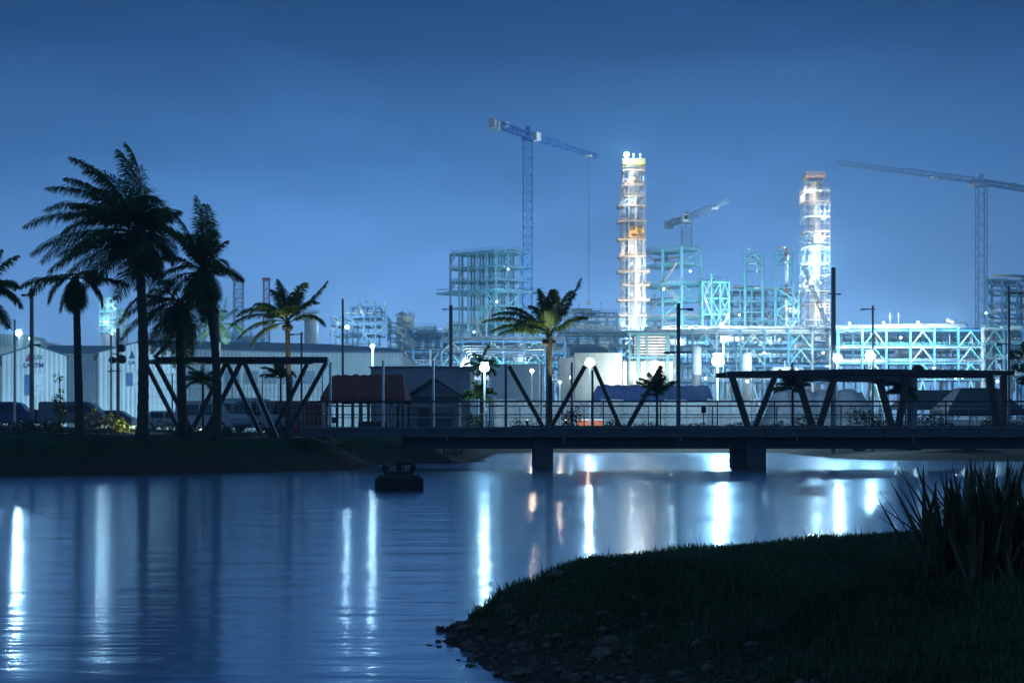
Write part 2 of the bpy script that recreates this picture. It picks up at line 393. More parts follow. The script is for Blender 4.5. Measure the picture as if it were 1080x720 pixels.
# floating aerator
FX = PX(420.5, 32)
t = thing('floating_aerator', 'black square float carrying pump gear on the open water', 'float', (FX, 32, 0), 0.12)
mb = MB(); mb.box((0, 0, .12), (1.14, 1.0, .32), 0, 1.0); mb.box((0, 0, .32), (1.14, 1.0, .09), 0, .82); mb.build('pontoon', FLOATM, t)
mb = MB(); mb.box((0, 0, .42), (.66, .5, .08)); mb.tube([(0, 0, .4), (0, 0, .66)], .06, 10); mb.box((0, 0, .68), (.16, .16, .08)); mb.build('pump_motor', FLOATM, t)
for sx in (-.33, .33):
    mb = MB(); mb.tube([(sx, -.18, .53), (sx, .18, .53)], .085, 12); mb.box((sx, 0, .44), (.05, .2, .12)); mb.build('paddle_drum', FLOATM, t)
mb = MB()
for a, c in (((-.2, 0, .60), (.36, 0, .62)), ((.1, -.2, .64), (.36, -.2, .64)), ((.36, -.2, .64), (.36, .2, .64)), ((.1, -.2, .44), (.1, -.2, .64)), ((.36, -.2, .44), (.36, -.2, .64))): mb.tube([a, c], .014, 6)
mb.build('guard_rail', FLOATM, t)

# ------------------------------------------------------------------ palms and other plants
def frond_mesh(mb, base, az, el, L, wind, droop, rng, nl=34, leafw=.03, leafl=.62):
    d = V((math.cos(el) * math.cos(az), math.cos(el) * math.sin(az), math.sin(el))); p = V(base); n = 12; pts = [p.copy()]; dirs = [d.copy()]
    for i in range(n):
        d = (d + V(wind) * (.10 * (i + 2) / n) + V((0, 0, -1)) * droop * ((i + 1) / n)).normalized(); p = p + d * (L / n); pts.append(p.copy()); dirs.append(d.copy())
    mb.tube(pts, [.035 * (1 - .85 * i / n) for i in range(n + 1)], 5)
    for k in range(nl):
        t = .14 + .86 * k / (nl - 1); f = t * n; i = min(int(f), n - 1); u = f - i
        q = pts[i] * (1 - u) + pts[i + 1] * u; dd = (dirs[i] * (1 - u) + dirs[i + 1] * u).normalized()
        side = dd.cross(V((0, 0, 1)))
        if side.length < .15: side = V((math.sin(az), -math.cos(az), 0))
        side.normalize(); upv = side.cross(dd).normalized()
        ll = leafl * (math.sin(math.pi * min(1, t * .80 + .16)) ** .6) * rng.uniform(.85, 1.1)
        for sg in (-1, 1):
            ld = (dd * rng.uniform(.55, .85) + side * sg * rng.uniform(.65, .95) + upv * rng.uniform(-.30, .15) + V(wind) * .22).normalized()
            m1 = q + ld * ll * .5; ld2 = (ld + V((0, 0, -rng.uniform(.45, 1.3)))).normalized(); tip = m1 + ld2 * ll * .5
            wv = dd * leafw * .5
            mb.add([q - wv * .6, q + wv * .6, m1 + wv, m1 - wv, tip], [(0, 1, 2, 3), (3, 2, 4)])
def palm(label, base, top, r0, r1, crown, seed,  wind=(-.9, 0, 0), nl=60, leafw=.06, leafl=.75, group='coconut palms on the left bank', name='coconut_palm', bend=0.0, right=1.0):
    """base, top world points; crown: list of (azimuth deg, elevation deg, length, droop)"""
    rng = random.Random(seed); base, top = V(base), V(top); t = thing(name, label, 'palm', base, 0, group)
    mb = MB(); n = 34; pts = []; rs = []
    for i in range(n + 1):
        u = i / n; p = base.lerp(top, u) + V((math.sin(u * math.pi) * bend, 0, 0)); pts.append(p - base)
        r = r1 + (r0 - r1) * (1 - u) ** 1.2 + .25 * r0 * max(0, 1 - u * 9) ** 2; rs.append(r * (1.0 + (.06 if i % 2 else -.03)))
    pts[0].z -= .25
    mb.tube(pts, rs, 12); mb.build('trunk', TRUNK, t, smooth=True)
    mb = MB(); c = top - base
    for az, el, L, dr in crown:
        if right < 1 and math.cos(math.radians(az)) > .2 and el < 70: L *= right
        frond_mesh(mb, c + V((rng.gauss(0, .05), rng.gauss(0, .05), rng.gauss(0, .08))), math.radians(az), math.radians(el), L, wind, dr, rng, nl, leafw, leafl)
    mb.build('crown', FROND, t)
    if r1 > .08:
        for k in range(rng.randint(4, 7)):
            mb = MB(); a = rng.uniform(0, 6.28); mb.ball(c + V((math.cos(a) * r1 * 1.7, math.sin(a) * r1 * 1.7, -.25 - rng.random() * .2)), .11, 8, 6); mb.build('coconut', TRUNK, t)
    return t
def crown(n, L, els=(-35, 80), seed=0, jit=.15, droop=(.10, .26), azb=None):
    rng = random.Random(seed); out = []
    for k in range(n):
        az = k * 137.5 + rng.uniform(-12, 12); u = (k + .5) / n; el = els[1] + (els[0] - els[1]) * u ** .8
        out.append((az, el + rng.uniform(-8, 8), L * rng.uniform(1 - jit, 1 + jit), rng.uniform(*droop)))
    return out
def bp_(px, d, py=None):
    x = PX(px, d); return V((x, d, gz(x, d) if py is None else PZ(py, d)))
# azimuth: 0 = right, 90 = away, 180 = left
c1 = crown(32, 3.0, (-50, 78), 1) + [(200, 68, 3.6, .10), (80, 84, 3.2, .05), (185, 25, 4.3, .16), (170, 12, 4.1, .2), (160, 42, 4.2, .16), (195, 5, 3.8, .16), (185, -10, 3.6, .15), (30, 55, 2.7, .2), (350, 45, 2.5, .25), (178, 50, 4.0, .13)]
palm('tallest thick-trunked palm with a wide crown blown to the left', bp_(150, 49.2), P(145, 245, 49.2), .22, .15, c1, 11, (-.85, 0, 0), 120, .036, .95, bend=.12, right=.6)
palm('leaning palm with its trunk curving left, right of the tallest palm', bp_(228, 52), P(213, 285, 52), .19, .13, crown(20, 2.1, (-70, 85), 2, droop=(.15, .35)) + [(80, 86, 3.1, .02), (60, 78, 2.8, .05), (330, 68, 2.3, .1), (20, 62, 2.2, .15), (180, 75, 2.6, .08), (200, 60, 2.4, .1)], 12, (-.35, 0, 0), 96, .036, .7, bend=.25, right=.75)
palm('straight palm with drooping skirt, between the tallest palm and the leaning palm', bp_(193, 53), P(189, 318, 53), .2, .15, crown(22, 2.4, (-75, 65), 3, droop=(.15, .4)) + [(170, 5, 2.8, .2), (185, -15, 2.8, .2)], 13, (-.6, 0, 0), 96, .036, .7)
palm('slim palm with drooping half-bare crown, standing left of the tallest palm', bp_(84, 50.5), P(80, 292, 50.5), .17, .12, [(180, 10, 2.2, .12), (170, 0, 2.1, .2), (200, -20, 1.6, .35), (0, 2, 2.0, .06), (10, -15, 1.6, .3), (250, -50, 1.3, .3), (300, -60, 1.3, .3), (90, -40, 1.3, .3), (130, -60, 1.2, .3), (60, 30, 1.4, .3), (320, -70, 1.3, .2), (220, -65, 1.4, .2)], 14, (-.4, 0, 0), 80, .042, .7)
palm('green palm rising behind the left truss pergola', bp_(306, 62), P(303, 338, 62), .15, .11, [(185, 22, 2.9, .22), (172, 38, 2.6, .22), (195, 5, 2.6, .22), (90, 82, 2.0, .05), (120, 70, 2.0, .12), (60, 66, 1.9, .2), (20, 52, 2.0, .22), (350, 30, 2.1, .25), (5, 40, 2.7, .02), (210, 50, 2.0, .3), (260, 40, 1.8, .3), (300, 45, 1.8, .3), (150, 55, 2.2, .2), (340, 62, 1.9, .2), (180, -8, 2.1, .25)], 15, (-.6, 0, 0), 90, .045, .62)
palm('palm cut by the photo edge with fronds bending over the left light pole', bp_(-28, 51), P(-22, 308, 51), .18, .13, crown(12, 1.9, (-20, 70), 6) + [(10, 50, 1.9, .1), (0, 30, 1.8, .16), (350, 8, 1.7, .2), (5, -25, 1.5, .2)], 16, (-.3, 0, 0), 80, .042, .65)
# palm in the bridge planter
palm('bright green palm growing from the bridge between the pale masts', (PX(579, 57), 57, 1.66), P(579, 352, 57), .15, .12, [(178, 30, 2.9, .14), (185, 44, 2.7, .18), (172, 58, 2.5, .16), (182, 20, 2.6, .14), (100, 82, 2.0, .08), (30, 62, 2.2, .12), (5, 58, 2.75, .03), (350, 40, 1.9, .14), (220, 35, 2.0, .25), (270, 55, 1.8, .2), (300, 70, 1.9, .12), (195, 18, 2.2, .12), (130, 65, 1.8, .15)], 17, (-.35, 0, 0), 110, .042, .58, group='palms on the bridge')
# small young palms
for i, (px, pt, d, L, lab, z0) in enumerate([(509, 378, 59.2, .75, 'thin young palm with a round head beside the bright lamp left of centre', 1.66), (507, 412, 58.9, .8, 'short dark young palm in front of the round-headed thin palm', 1.66),
        (693, 409, 56.5, .95, 'dark upright young palm on the bridge by the right-hand slanted strut', 1.66), (836, 404, 57, .95, 'yellow-green young palm under the right pergola roof', 1.66),
        (951, 409, 57.5, .8, 'dark young palm near the right pergola middle struts', 1.66), (214, 398, 60, 1.0, 'arching young palm inside the left truss pergola', None), (296, 392, 63, .9, 'young palm behind the right end of the left truss pergola', None),
        (232, 336, 115, 2.2, 'distant palm with brownish round crown behind the leaning palm', None)]):
    b0 = bp_(px, d)
    if z0: b0.z = z0
    cr = crown(13, L, (-30 if i in (0, 7) else 15, 82), 20 + i, droop=(.1, .3) if i not in (2,) else (.03, .12))
    palm(lab, b0, P(px, pt + 6, d), .06 if i != 7 else .14, .045 if i != 7 else .1, cr, 30 + i, (-.25, 0, 0), 34, .05, .4 if i != 7 else .9, group='young palms', name='young_palm')

def leaf_cloud(mb, c, size, n, ls, rng):
    for k in range(n):
        while True:
            u = V((rng.uniform(-1, 1), rng.uniform(-1, 1), rng.uniform(-1, 1)))
            if .25 < u.length < 1: break
        p = V(c) + V((u.x * size[0], u.y * size[1], u.z * size[2]))
        a = V((rng.gauss(0, 1), rng.gauss(0, 1), rng.gauss(0, 1))).normalized(); b2 = a.cross(V((rng.gauss(0, 1), rng.gauss(0, 1), rng.gauss(0, 1)))).normalized()
        l = ls * rng.uniform(.6, 1.4); mb.add([p - a * l, p + b2 * l * .45, p + a * l, p - b2 * l * .45], [(0, 1, 2, 3)])
def shrub(label, px, d, w, h, m, seed, z0=None, group='shrubs behind the bridge and bank paths', name='shrub', n=None):
    rng = random.Random(seed); x = PX(px, d); z = gz(x, d) if z0 is None else z0
    mb = MB(); k = max(3, int(w / .35))
    for i in range(k):
        ox = (i + .5) / k * w - w / 2; hh = h * rng.uniform(.65, 1.05)
        mb.tube([(ox, 0, -.1), (ox + rng.uniform(-.1, .1), rng.uniform(-.1, .1), hh * .6)], .018, 5)
        leaf_cloud(mb, (ox, rng.uniform(-.2, .2), hh * .55), (w / k * 1.0, .35, hh * .5), n or int(150 * h), .055, rng)
    o = mb.build(name, m); o.location = (x, d, z); return tag(o, label, 'shrub', group)
SH = [('low dark bush at the foot of the left light pole', 33, 54.5, 1.4, .6, LEAF, None), ('yellow-tipped bush right of the left light pole', 52, 55, .9, .55, LEAFY, None), ('broad clipped hedge between the slim palm and the tallest palm', 105, 57.5, 2.1, 1.0, LEAFY, None),
      ('yellow-green bush beside the tallest palm trunk', 127, 56.5, 1.0, .6, LEAFY, None), ('yellow flowering bush seen through the left pergola leftmost struts', 175, 63, 1.4, .7, LEAFY, None), ('small bush at the feet of the left pergola middle struts', 240, 57.5, 1.0, .55, LEAF, None),
      ('dark low bush by the red container', 268, 60, 1.3, .5, LEAF, None), ('dark spiky bush left of the tiled hut posts', 342, 62, .7, .9, LEAF, None), ('dark bush under the hut roof', 374, 66, .9, .8, LEAF, None), ('low bush in front of the grey wall', 420, 69, 1.3, .5, LEAF, None),
      ('leafy bush below the small gabled kiosk', 478, 69, .9, .9, LEAF, None), ('bush near the bright left lamp foot', 500, 58.8, .6, .9, LEAF, 1.66),
      ('bridge planter bush left of the bright palm trunk', 553, 58.6, 1.1, .45, LEAF, 1.66), ('dark red bush beside the orange cabin on the bridge line', 602, 58.8, .8, 1.05, LEAFR, 1.66), ('low red bush in the bridge planter by the middle struts', 646, 58.5, .5, .45, LEAFR, 1.66),
      ('low bridge bush between the middle struts and the tall light pole', 680, 58.6, 1.7, .35, LEAFY, 1.66), ('bridge bush right of the tall light pole', 735, 58.6, 1.6, .4, LEAF, 1.66), ('bridge bush left of the right pergola', 775, 58.6, .9, .4, LEAF, 1.66),
      ('low bush between the first right pergola struts', 815, 58.8, 1.2, .35, LEAFY, 1.66), ('tall green bush under the right pergola second struts', 850, 58.8, 1.2, .8, LEAF, 1.66), ('tall leafy bush on the bridge under the bright twin lamps', 915, 58.6, 1.8, 1.05, LEAF, 1.66),
      ('dark leafy bush in front of the white pickup', 985, 58.6, 1.2, 1.1, LEAF, 1.66), ('pale green bush at the foot of the right pergola last struts', 1048, 58.4, .9, .7, LEAFY, 1.66), ('low bush at the right edge of the bridge', 1075, 58.6, 1.0, .45, LEAF, 1.66)]
SH += [('low dark plants at the foot of the straight drooping palm', 200, 51.3, 1.6, .5, LEAF, None), ('low ground plants left of the slim palm foot', 60, 50.5, 1.5, .35, LEAF, None), ('low ground plants right of the slim palm foot', 112, 51, 1.2, .35, LEAF, None), ('low plants on the bank below the left pergola right end', 318, 54, 1.6, .5, LEAF, None), ('low dark plants at the far left of the bank', 8, 52, 1.8, .5, LEAF, None),
       ('dark plants at the bridge left end below the tiled hut', 362, 61.5, 1.4, .7, LEAF, None)]
for i, (lab, px, d, w_, h_, m_, z0) in enumerate(SH): shrub(lab, px, d, w_, h_, m_, 50 + i, z0)
# thin-leaved sapling on the left bank
x0 = PX(63, 56); t = thing('sapling', 'slender sapling with sparse pale leaves between light pole and slim palm', 'tree', (x0, 56, gz(x0, 56)))
rng = random.Random(4); mb = MB(); mb.tube([(0, 0, -.1), (.05, 0, .9), (.0, 0, 2.1), (-.05, 0, 2.6)], [.04, .03, .02, .01], 6); mb.build('trunk', TRUNK, t)
mb = MB()
for c, s_, n_ in (((.05, 0, .9), (.28, .25, .35), 90), ((-.05, 0, 1.35), (.3, .25, .35), 80), ((.1, 0, .5), (.22, .2, .3), 60), ((-.1, 0, 2.3), (.25, .2, .2), 25), ((.05, 0, 1.8), (.15, .2, .2), 12)): leaf_cloud(mb, c, s_, n_, .07, rng)
mb.build('crown', LEAFY, t)
# broad-leaved tree at the right edge
x0 = PX(1098, 58.8); t = thing('broadleaf_tree', 'dark leafy tree reaching in at the right photo edge', 'tree', (x0, 58.8, 1.66))
mb = MB(); mb.tube([(0, 0, 0), (.05, 0, 1.2), (-.05, 0, 2.3)], [.13, .1, .08], 8)
for q in ((-.9, -.1, 2.9), (-.6, .2, 3.4), (.5, .1, 3.5), (.1, -.2, 3.9), (-.8, 0, 2.3)): mb.tube([(-.05, 0, 1.9), tuple(V(q) * .6 + V((0, 0, .9))), q], [.06, .04, .015], 6)
mb.build('trunk', TRUNK, t); mb = MB()
for c, s_, n_ in (((-.9, -.1, 2.75), (.5, .4, .22), 150), ((-1.0, .2, 3.3), (.4, .4, .25), 130), ((-.4, .2, 3.7), (.5, .4, .3), 150), ((.4, .1, 3.5), (.6, .5, .5), 200), ((.1, -.2, 4.0), (.5, .4, .3), 120), ((-.75, 0, 2.2), (.35, .3, .2), 80)): leaf_cloud(mb, c, s_, n_, .09, rng)
mb.build('crown', LEAF, t)
# ------------------------------------------------------------------ footbridge
BX0, BX1, BY0, BY1, BZ = PX(318, 54), PX(1300, 54), 54.0, 60.0, 1.66
t = thing('footbridge', 'long concrete footbridge deck crossing the lake on dark piers', 'bridge', (BX0, BY0, 0))
ns = 8
for i in range(ns):
    xa, xb = BX0 + (BX1 - BX0) * i / ns, BX0 + (BX1 - BX0) * (i + 1) / ns
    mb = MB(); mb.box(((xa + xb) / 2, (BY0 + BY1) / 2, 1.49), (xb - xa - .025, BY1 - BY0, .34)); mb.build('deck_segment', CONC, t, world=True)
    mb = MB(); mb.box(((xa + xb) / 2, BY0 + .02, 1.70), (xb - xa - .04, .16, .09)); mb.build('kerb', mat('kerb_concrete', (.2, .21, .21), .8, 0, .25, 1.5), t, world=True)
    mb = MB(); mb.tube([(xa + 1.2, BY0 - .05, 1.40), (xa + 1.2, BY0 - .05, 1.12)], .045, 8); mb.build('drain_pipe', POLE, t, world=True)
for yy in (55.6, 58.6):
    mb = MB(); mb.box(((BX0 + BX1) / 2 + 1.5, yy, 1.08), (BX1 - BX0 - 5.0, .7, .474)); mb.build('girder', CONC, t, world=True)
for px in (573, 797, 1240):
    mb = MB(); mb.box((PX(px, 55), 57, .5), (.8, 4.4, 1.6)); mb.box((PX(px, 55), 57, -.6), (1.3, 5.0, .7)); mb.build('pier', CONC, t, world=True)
# railings: front and back
def railing(label, y, x0, x1, z, h, step, m):
    t = thing('railing', label, 'railing', (x0, y, z), 0, 'bridge railings')
    n = round((x1 - x0) / step); L = x1 - x0
    for nm, zz, r in (('top_rail', h, .036), ('middle_rail', h * .52, .022)):
        mb = MB(); mb.tube([(0, 0, zz), (L, 0, zz)], r, 8); mb.build(nm, m, t)
    proto = None
    for i in range(n + 1):
        if proto is None:
            mb = MB(); mb.bar((0, 0, 0), (0, 0, h - .02), .045); mb.box((0, 0, .01), (.14, .12, .02)); proto = mb.build('post', m, t)
        else:
            c = proto.copy(); COL.objects.link(c); c.parent = t; c.location = (i * L / n, 0, 0)
    return t
railing('nearer dark two-bar railing along the water side of the bridge', 54.12, PX(335, 54), BX1, BZ, 1.12, 2.4, DARKST)
railing('farther pale two-bar railing along the plant side of the bridge', 59.85, PX(345, 59.85), BX1, BZ, 1.08, 2.9, POLE)
# planters
for i, (a, c, lab) in enumerate([(540, 600, 'concrete planter holding the bright green palm'), (590, 665, 'low concrete planter with red bushes behind the middle struts'), (668, 760, 'low concrete planter around the tall light pole on the bridge'), (764, 872, 'low concrete planter under the left half of the right pergola'), (878, 1085, 'long concrete planter under the right half of the right pergola')]):
    y0 = 56.6 if i == 0 else 58.1; x0, x1 = PX(a, 57 if i == 0 else 58.6), PX(c, 57 if i == 0 else 58.6)
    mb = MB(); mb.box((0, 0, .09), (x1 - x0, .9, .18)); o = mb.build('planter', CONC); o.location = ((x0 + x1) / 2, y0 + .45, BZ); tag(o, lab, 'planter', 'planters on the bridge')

# slanted-strut pergolas
def vframe(parent, x, y, zb, zt, spread_l, spread_r, yl=0.0, yr=0.0, w=.21, m=BRONZE, nm='strut'):
    for sp, yy in ((spread_l, yl), (spread_r, yr)):
        mb = MB(); mb.bar((x + (.12 if sp > 0 else -.12), y, zb), (x + sp, y + yy, zt), w, w * .8); mb.build(nm, m, parent, world=True)
D = 55.5; t = thing('truss_pergola', 'left dark truss pergola with one long beam on V struts', 'pergola', (PX(255, D), D, 1.4))
zt = PZ(379.5, D)
mb = MB(); mb.box(((PX(164, D) + PX(346, D)) / 2, D, zt), (PX(346, D) - PX(164, D), .28, .25)); mb.build('beam', DARKST, t, world=True)
vframe(t, PX(210, D), D, gz(PX(210, D), D) - .1, zt - .12, PX(165, D) - PX(210, D), PX(254, D) - PX(210, D), m=DARKST)
vframe(t, PX(296, D), D, gz(PX(296, D), D) - .1, zt - .12, PX(258, D) - PX(296, D), PX(344, D) - PX(296, D), m=DARKST)
D2 = 58.5; mb = MB(); z2 = PZ(381.5, D2)
mb.box(((PX(152, D2) + PX(330, D2)) / 2, D2, z2), (PX(330, D2) - PX(152, D2), .2, .2)); mb.build('beam', DARKST, t, world=True)
vframe(t, PX(196, D2), D2, gz(PX(196, D2), D2) - .1, z2 - .1, PX(154, D2) - PX(196, D2), PX(238, D2) - PX(196, D2), m=DARKST, w=.2)
vframe(t, PX(281, D2), D2, gz(PX(281, D2), D2) - .1, z2 - .1, PX(240, D2) - PX(281, D2), PX(324, D2) - PX(281, D2), m=DARKST, w=.2)
for a, a2 in ((166, 153), (255, 239), (345, 329)):
    mb = MB(); mb.bar((PX(a, D), D + .14, zt), (PX(a2, D2), D2 - .1, z2), .12); mb.build('cross_beam', DARKST, t, world=True)
for a, py0 in ((163, 377),):
    mb = MB(); mb.bar((PX(a, D), D, PZ(py0, D)), (PX(177, D), D + .4, PZ(358, D)), .13); mb.build('raised_strut', DARKST, t, world=True)
D = 55.8; zt = PZ(386, D)
for i, (bx, a, c, lab) in enumerate([(577, 537, 617, 'left pair of dark slanted struts standing on the bridge in a V'), (658, 627, 698, 'right pair of dark slanted struts standing on the bridge in a V')]):
    t = thing('strut_pair', lab, 'strut', (PX(bx, D), D, BZ), 0, 'open V struts on the bridge'); vframe(t, PX(bx, D), D, BZ, zt, PX(a, D) - PX(bx, D), PX(c, D) - PX(bx, D), .15, .15)
    mb = MB(); mb.box((PX(bx, D), D, BZ + .03), (.6, .4, .06)); mb.build('base_plate', DARKST, t, world=True)
D = 56.5; t = thing('truss_pergola', 'right pergola with a long flat roof carried on four V struts', 'pergola', (PX(920, D), D, BZ))
mb = MB(); zt = PZ(397, D); xa, xb = PX(767, D), PX(1070, D)
poly = [(xa, zt + .0), (xa, zt + .22), (PX(905, D), zt + .33), (xb, zt + .25), (xb, zt + .06), (PX(905, D), zt + .07)]
mb.prism(poly, (0, .22, 0), (0, D, 0)); mb.build('beam', DARKST, t, world=True)
mb = MB(); mb.prism([(PX(845, D), zt - .07), (PX(845, D), zt + .05), (PX(955, D), zt + .06), (PX(955, D), zt - .30), (PX(935, D), zt - .12)], (0, 2.6, 0), (0, D + .3, 0)); mb.build('roof_slab', mat('pergola_soffit', (.2, .19, .18), .7), t, world=True)
mb = MB(); mb.box(((xa + xb) / 2, D + 3.1, zt + .2), (xb - xa, .2, .24)); mb.build('beam', DARKST, t, world=True)
for bx, a, c, yl, yr in ((793, 772, 818, 0, 0), (861, 842, 882, .1, .1), (945, 931, 958, .6, .1), (1056, 1046, 1065, .2, .6)):
    vframe(t, PX(bx, D), D + .11, BZ, zt + .06, PX(a, D) - PX(bx, D), PX(c, D) - PX(bx, D), yl, yr, .26)
mb = MB(); mb.ball((PX(977, D), D + 1.2, zt + .36), .3, 12, 8, (.26, .3, .22)); mb.build('roof_drum', DARKST, t, world=True)
mb = MB(); mb.tube([(PX(971, D), D + 1.2, BZ), (PX(971, D), D + 1.2, zt)], .22, 12); mb.build('round_column', mat('pale_column_render', (.35, .35, .35), .8), t, world=True)
for px in (938, 912, 956):
    mb = MB(); mb.bar((PX(px, D), D + .1, zt + .27), (PX(px, D), D + .1, zt + .45), .05); mb.build('roof_stub', DARKST, t, world=True)

# slim pale masts standing along the bridge
for px, top, d, m_, lab in ((348.5, 382, 55.0, WHITEP, 'slim pale mast at the right end of the left pergola'), (404, 380, 56, WHITEP, 'slim pale mast in front of the tiled hut roof'), (457, 380, 56, WHITEP, 'slim pale mast in front of the small gabled kiosk'), (533.5, 384, 55, POLE, 'slim dark mast left of the first slanted strut'), (570, 381, 58, WHITEP, 'slim pale mast just left of the bright palm trunk'), (624.8, 390, 57, POLE, 'slim dark mast below the middle bright lamp'), (603, 382, 59, POLE, 'short dark mast between the left V struts')):
    z0 = BZ if 54 < d < 60 else 2.2
    if px < 470: z0 = max(gz(PX(px, d), d) - .05, BZ if px > 330 else 0)
    x = PX(px, d); zt = PZ(top, d)
    t = thing('slim_mast', lab, 'mast', (x, d, z0), 0, 'slim masts along the bridge')
    mb = MB(); mb.tube([(0, 0, 0), (0, 0, zt - z0)], [.062, .05], 10); mb.build('shaft', m_, t)
    mb = MB(); mb.box((0, 0, .03), (.24, .24, .06)); mb.build('foot_plate', m_, t)

# dark site light poles with cross arms
def arm_pole(label, px, top, d, arms, r=.1, m=POLE, z0=None, head=True):
    x = PX(px, d); zb = gz(x, d) if z0 is None else z0; zt = PZ(top, d)
    t = thing('light_pole', label, 'light pole', (x, d, zb), 0, 'tall light poles with cross arms')
    mb = MB(); mb.tube([(0, 0, -.1), (0, 0, zt - zb)], [r, r * .8], 10); mb.build('shaft', m, t)
    for a, c, py in arms:
        z = PZ(py, d) - zb; mb = MB(); xa, xc = PX(a, d) - x, PX(c, d) - x
        mb.bar((xa, 0, z), (xc, 0, z), .06, .07)
        mb.build('cross_arm', m, t)
        if head:
            e = xa if abs(xa) > abs(xc) else xc; mb = MB(); mb.box((e * .82, -.05, z - .02), (abs(e) * .4, .26, .1)); mb.build('lamp_head', m, t)
    return t
arm_pole('tall light pole in front of the left hangar gable, two cross arms', 33.5, 304, 62, [(24, 37.5, 311), (30, 44, 363.5)], .11)
arm_pole('thin light pole at the far left before the bright block', 15.5, 337, 80, [(14, 19, 357)], .08, WHITEP)
arm_pole('light pole with pale shaft right of the leaning palm trunk', 229.5, 326, 75, [(227, 240, 328)], .1, WHITEP)
arm_pole('short-armed pole beside the green palm at the left pergola', 318, 350, 90, [(305, 320, 352.5)], .09)
arm_pole('thin bare pole standing before the corrugated hangar wall', 361.5, 315, 85, [(358, 364, 345)], .085)
arm_pole('dark light pole behind the grey wall building', 475.5, 322, 112, [(466.5, 478, 326), (472, 486, 372.5)], .2)
arm_pole('tall light pole with pinkish shaft in the middle of the bridge', 715.5, 320, 59.3, [(713, 730.5, 326), (701, 730, 371.5)], .10, z0=BZ)
arm_pole('tapering tall pole with a twin head right of the scaffolded column', 879, 282, 98, [(873, 886.5, 310)], .2)
arm_pole('light pole with a left arm beside the rightmost twin lamp', 920.5, 322, 92, [(908, 923, 326), (917, 932.5, 374)], .085)
arm_pole('tall light pole at the right end of the right pergola', 1064, 302, 84, [(1061, 1078.5, 309), (1050, 1067, 362.5)], .1)
# telecom mast with drum antennas
d = 70; x = PX(124.5, d); zb = gz(x, d); t = thing('antenna_mast', 'dark pole carrying round drum antennas left of the tallest palm', 'antenna', (x, d, zb))
mb = MB(); mb.tube([(0, 0, 0), (0, 0, PZ(346, d) - zb)], .09, 10); mb.build('shaft', POLE, t)
for px, py, r in ((129.5, 367.5, .21), (130, 379, .23), (120.5, 380, .18)):
    mb = MB(); c = V((PX(px, d) - x, -.25, PZ(py, d) - zb)); mb.tube([c + V((.0, -.14, 0)), c + V((0, .1, 0))], r, 18); mb.bar(c, (0, 0, c.z), .05); mb.build('drum_antenna', DARKST, t, smooth=False)
for py in (373, 391):
    mb = MB(); z = PZ(py, d) - zb; mb.bar((-.42, 0, z), (.18, 0, z), .05); mb.build('cross_arm', POLE, t)
arm_pole('thin pole immediately left of the drum antenna mast', 117, 352, 68, [(114, 119, 391.5)], .05, head=False)

# lit street lamps / flood masts
def lamp(label, px, py, d, power, base=None, r=.35, pole=WHITEP, lens=LENS, prad=.09, glow=False, name='flood_lamp', cat='lamp', aim=None, heads=1, group='lit flood lamps on poles', warm=False):
    x = PX(px, d); zh = PZ(py, d); zb = gz(x, d) if base is None else base
    t = thing(name, label, cat, (x, d, zb), 0, group); H = zh - zb
    mb = MB(); mb.tube([(0, .12, -.1), (0, .12, H + .1)], [prad, prad * .7], 10); mb.build('pole', pole, t)
    mb = MB(); mb.box((0, .06, H + r * .98), (r * 1.5, r * .7, r * .25)); mb.build('lamp_housing', GALV, t)
    mb = MB(); mb.ball((0, -.1 - r * .2, H), r * .8, 14, 10, (r * .86, r * .4, r * .74)); mb.build('lens', lens, t, smooth=True)  # brighter lamps take an oversized lens, standing in for bloom
    if glow: point((x, d - r * 1.3 - .3, zh), power, t, (1.0, .82, .6) if warm else COLDW, .2)
    else: point((x, d - r * 1.3 - .3, zh), power, t, (1.0, .82, .6) if warm else COLDW, .2, 165, (x, d - 20, zh - 5))
    return t
LP = 1.0
lamp('bright white lamp on a slim mast beside the grey wall building right edge', 511, 388, 57.6, 240 * LP, r=.23, base=BZ, prad=.06, glow=True)
lamp('bright white flood lamp between the two pairs of slanted struts', 622, 382.5, 134, 3600 * LP, r=.54)
lamp('largest and brightest white flood lamp left of the right pergola', 757, 381, 133, 14000 * LP, r=.72, glow=True)
lamp('smaller lit lamp on a white pole just above the largest lamp', 763, 358.5, 150, 7000 * LP, r=.42, glow=True)
lamp('bright lamp near the tapering pole above the right pergola', 883, 378.5, 97, 2600 * LP, r=.38)
lamp('rightmost bright lamp above the right pergola roof', 917, 375, 91, 2900 * LP, r=.38)
lamp('lamp with a glowing white pole in front of the corrugated hangar', 393, 365.5, 118, 500 * LP, r=.2, prad=.13, glow=True)
lamp('warm small lamp low between the bright palm and left strut', 561, 391, 160, 500 * LP, r=.26, lens=LENSW, warm=True)
lamp('small warm lamp low left of the middle bright lamp', 590.5, 403, 150, 300 * LP, r=.18, lens=LENSW, warm=True)
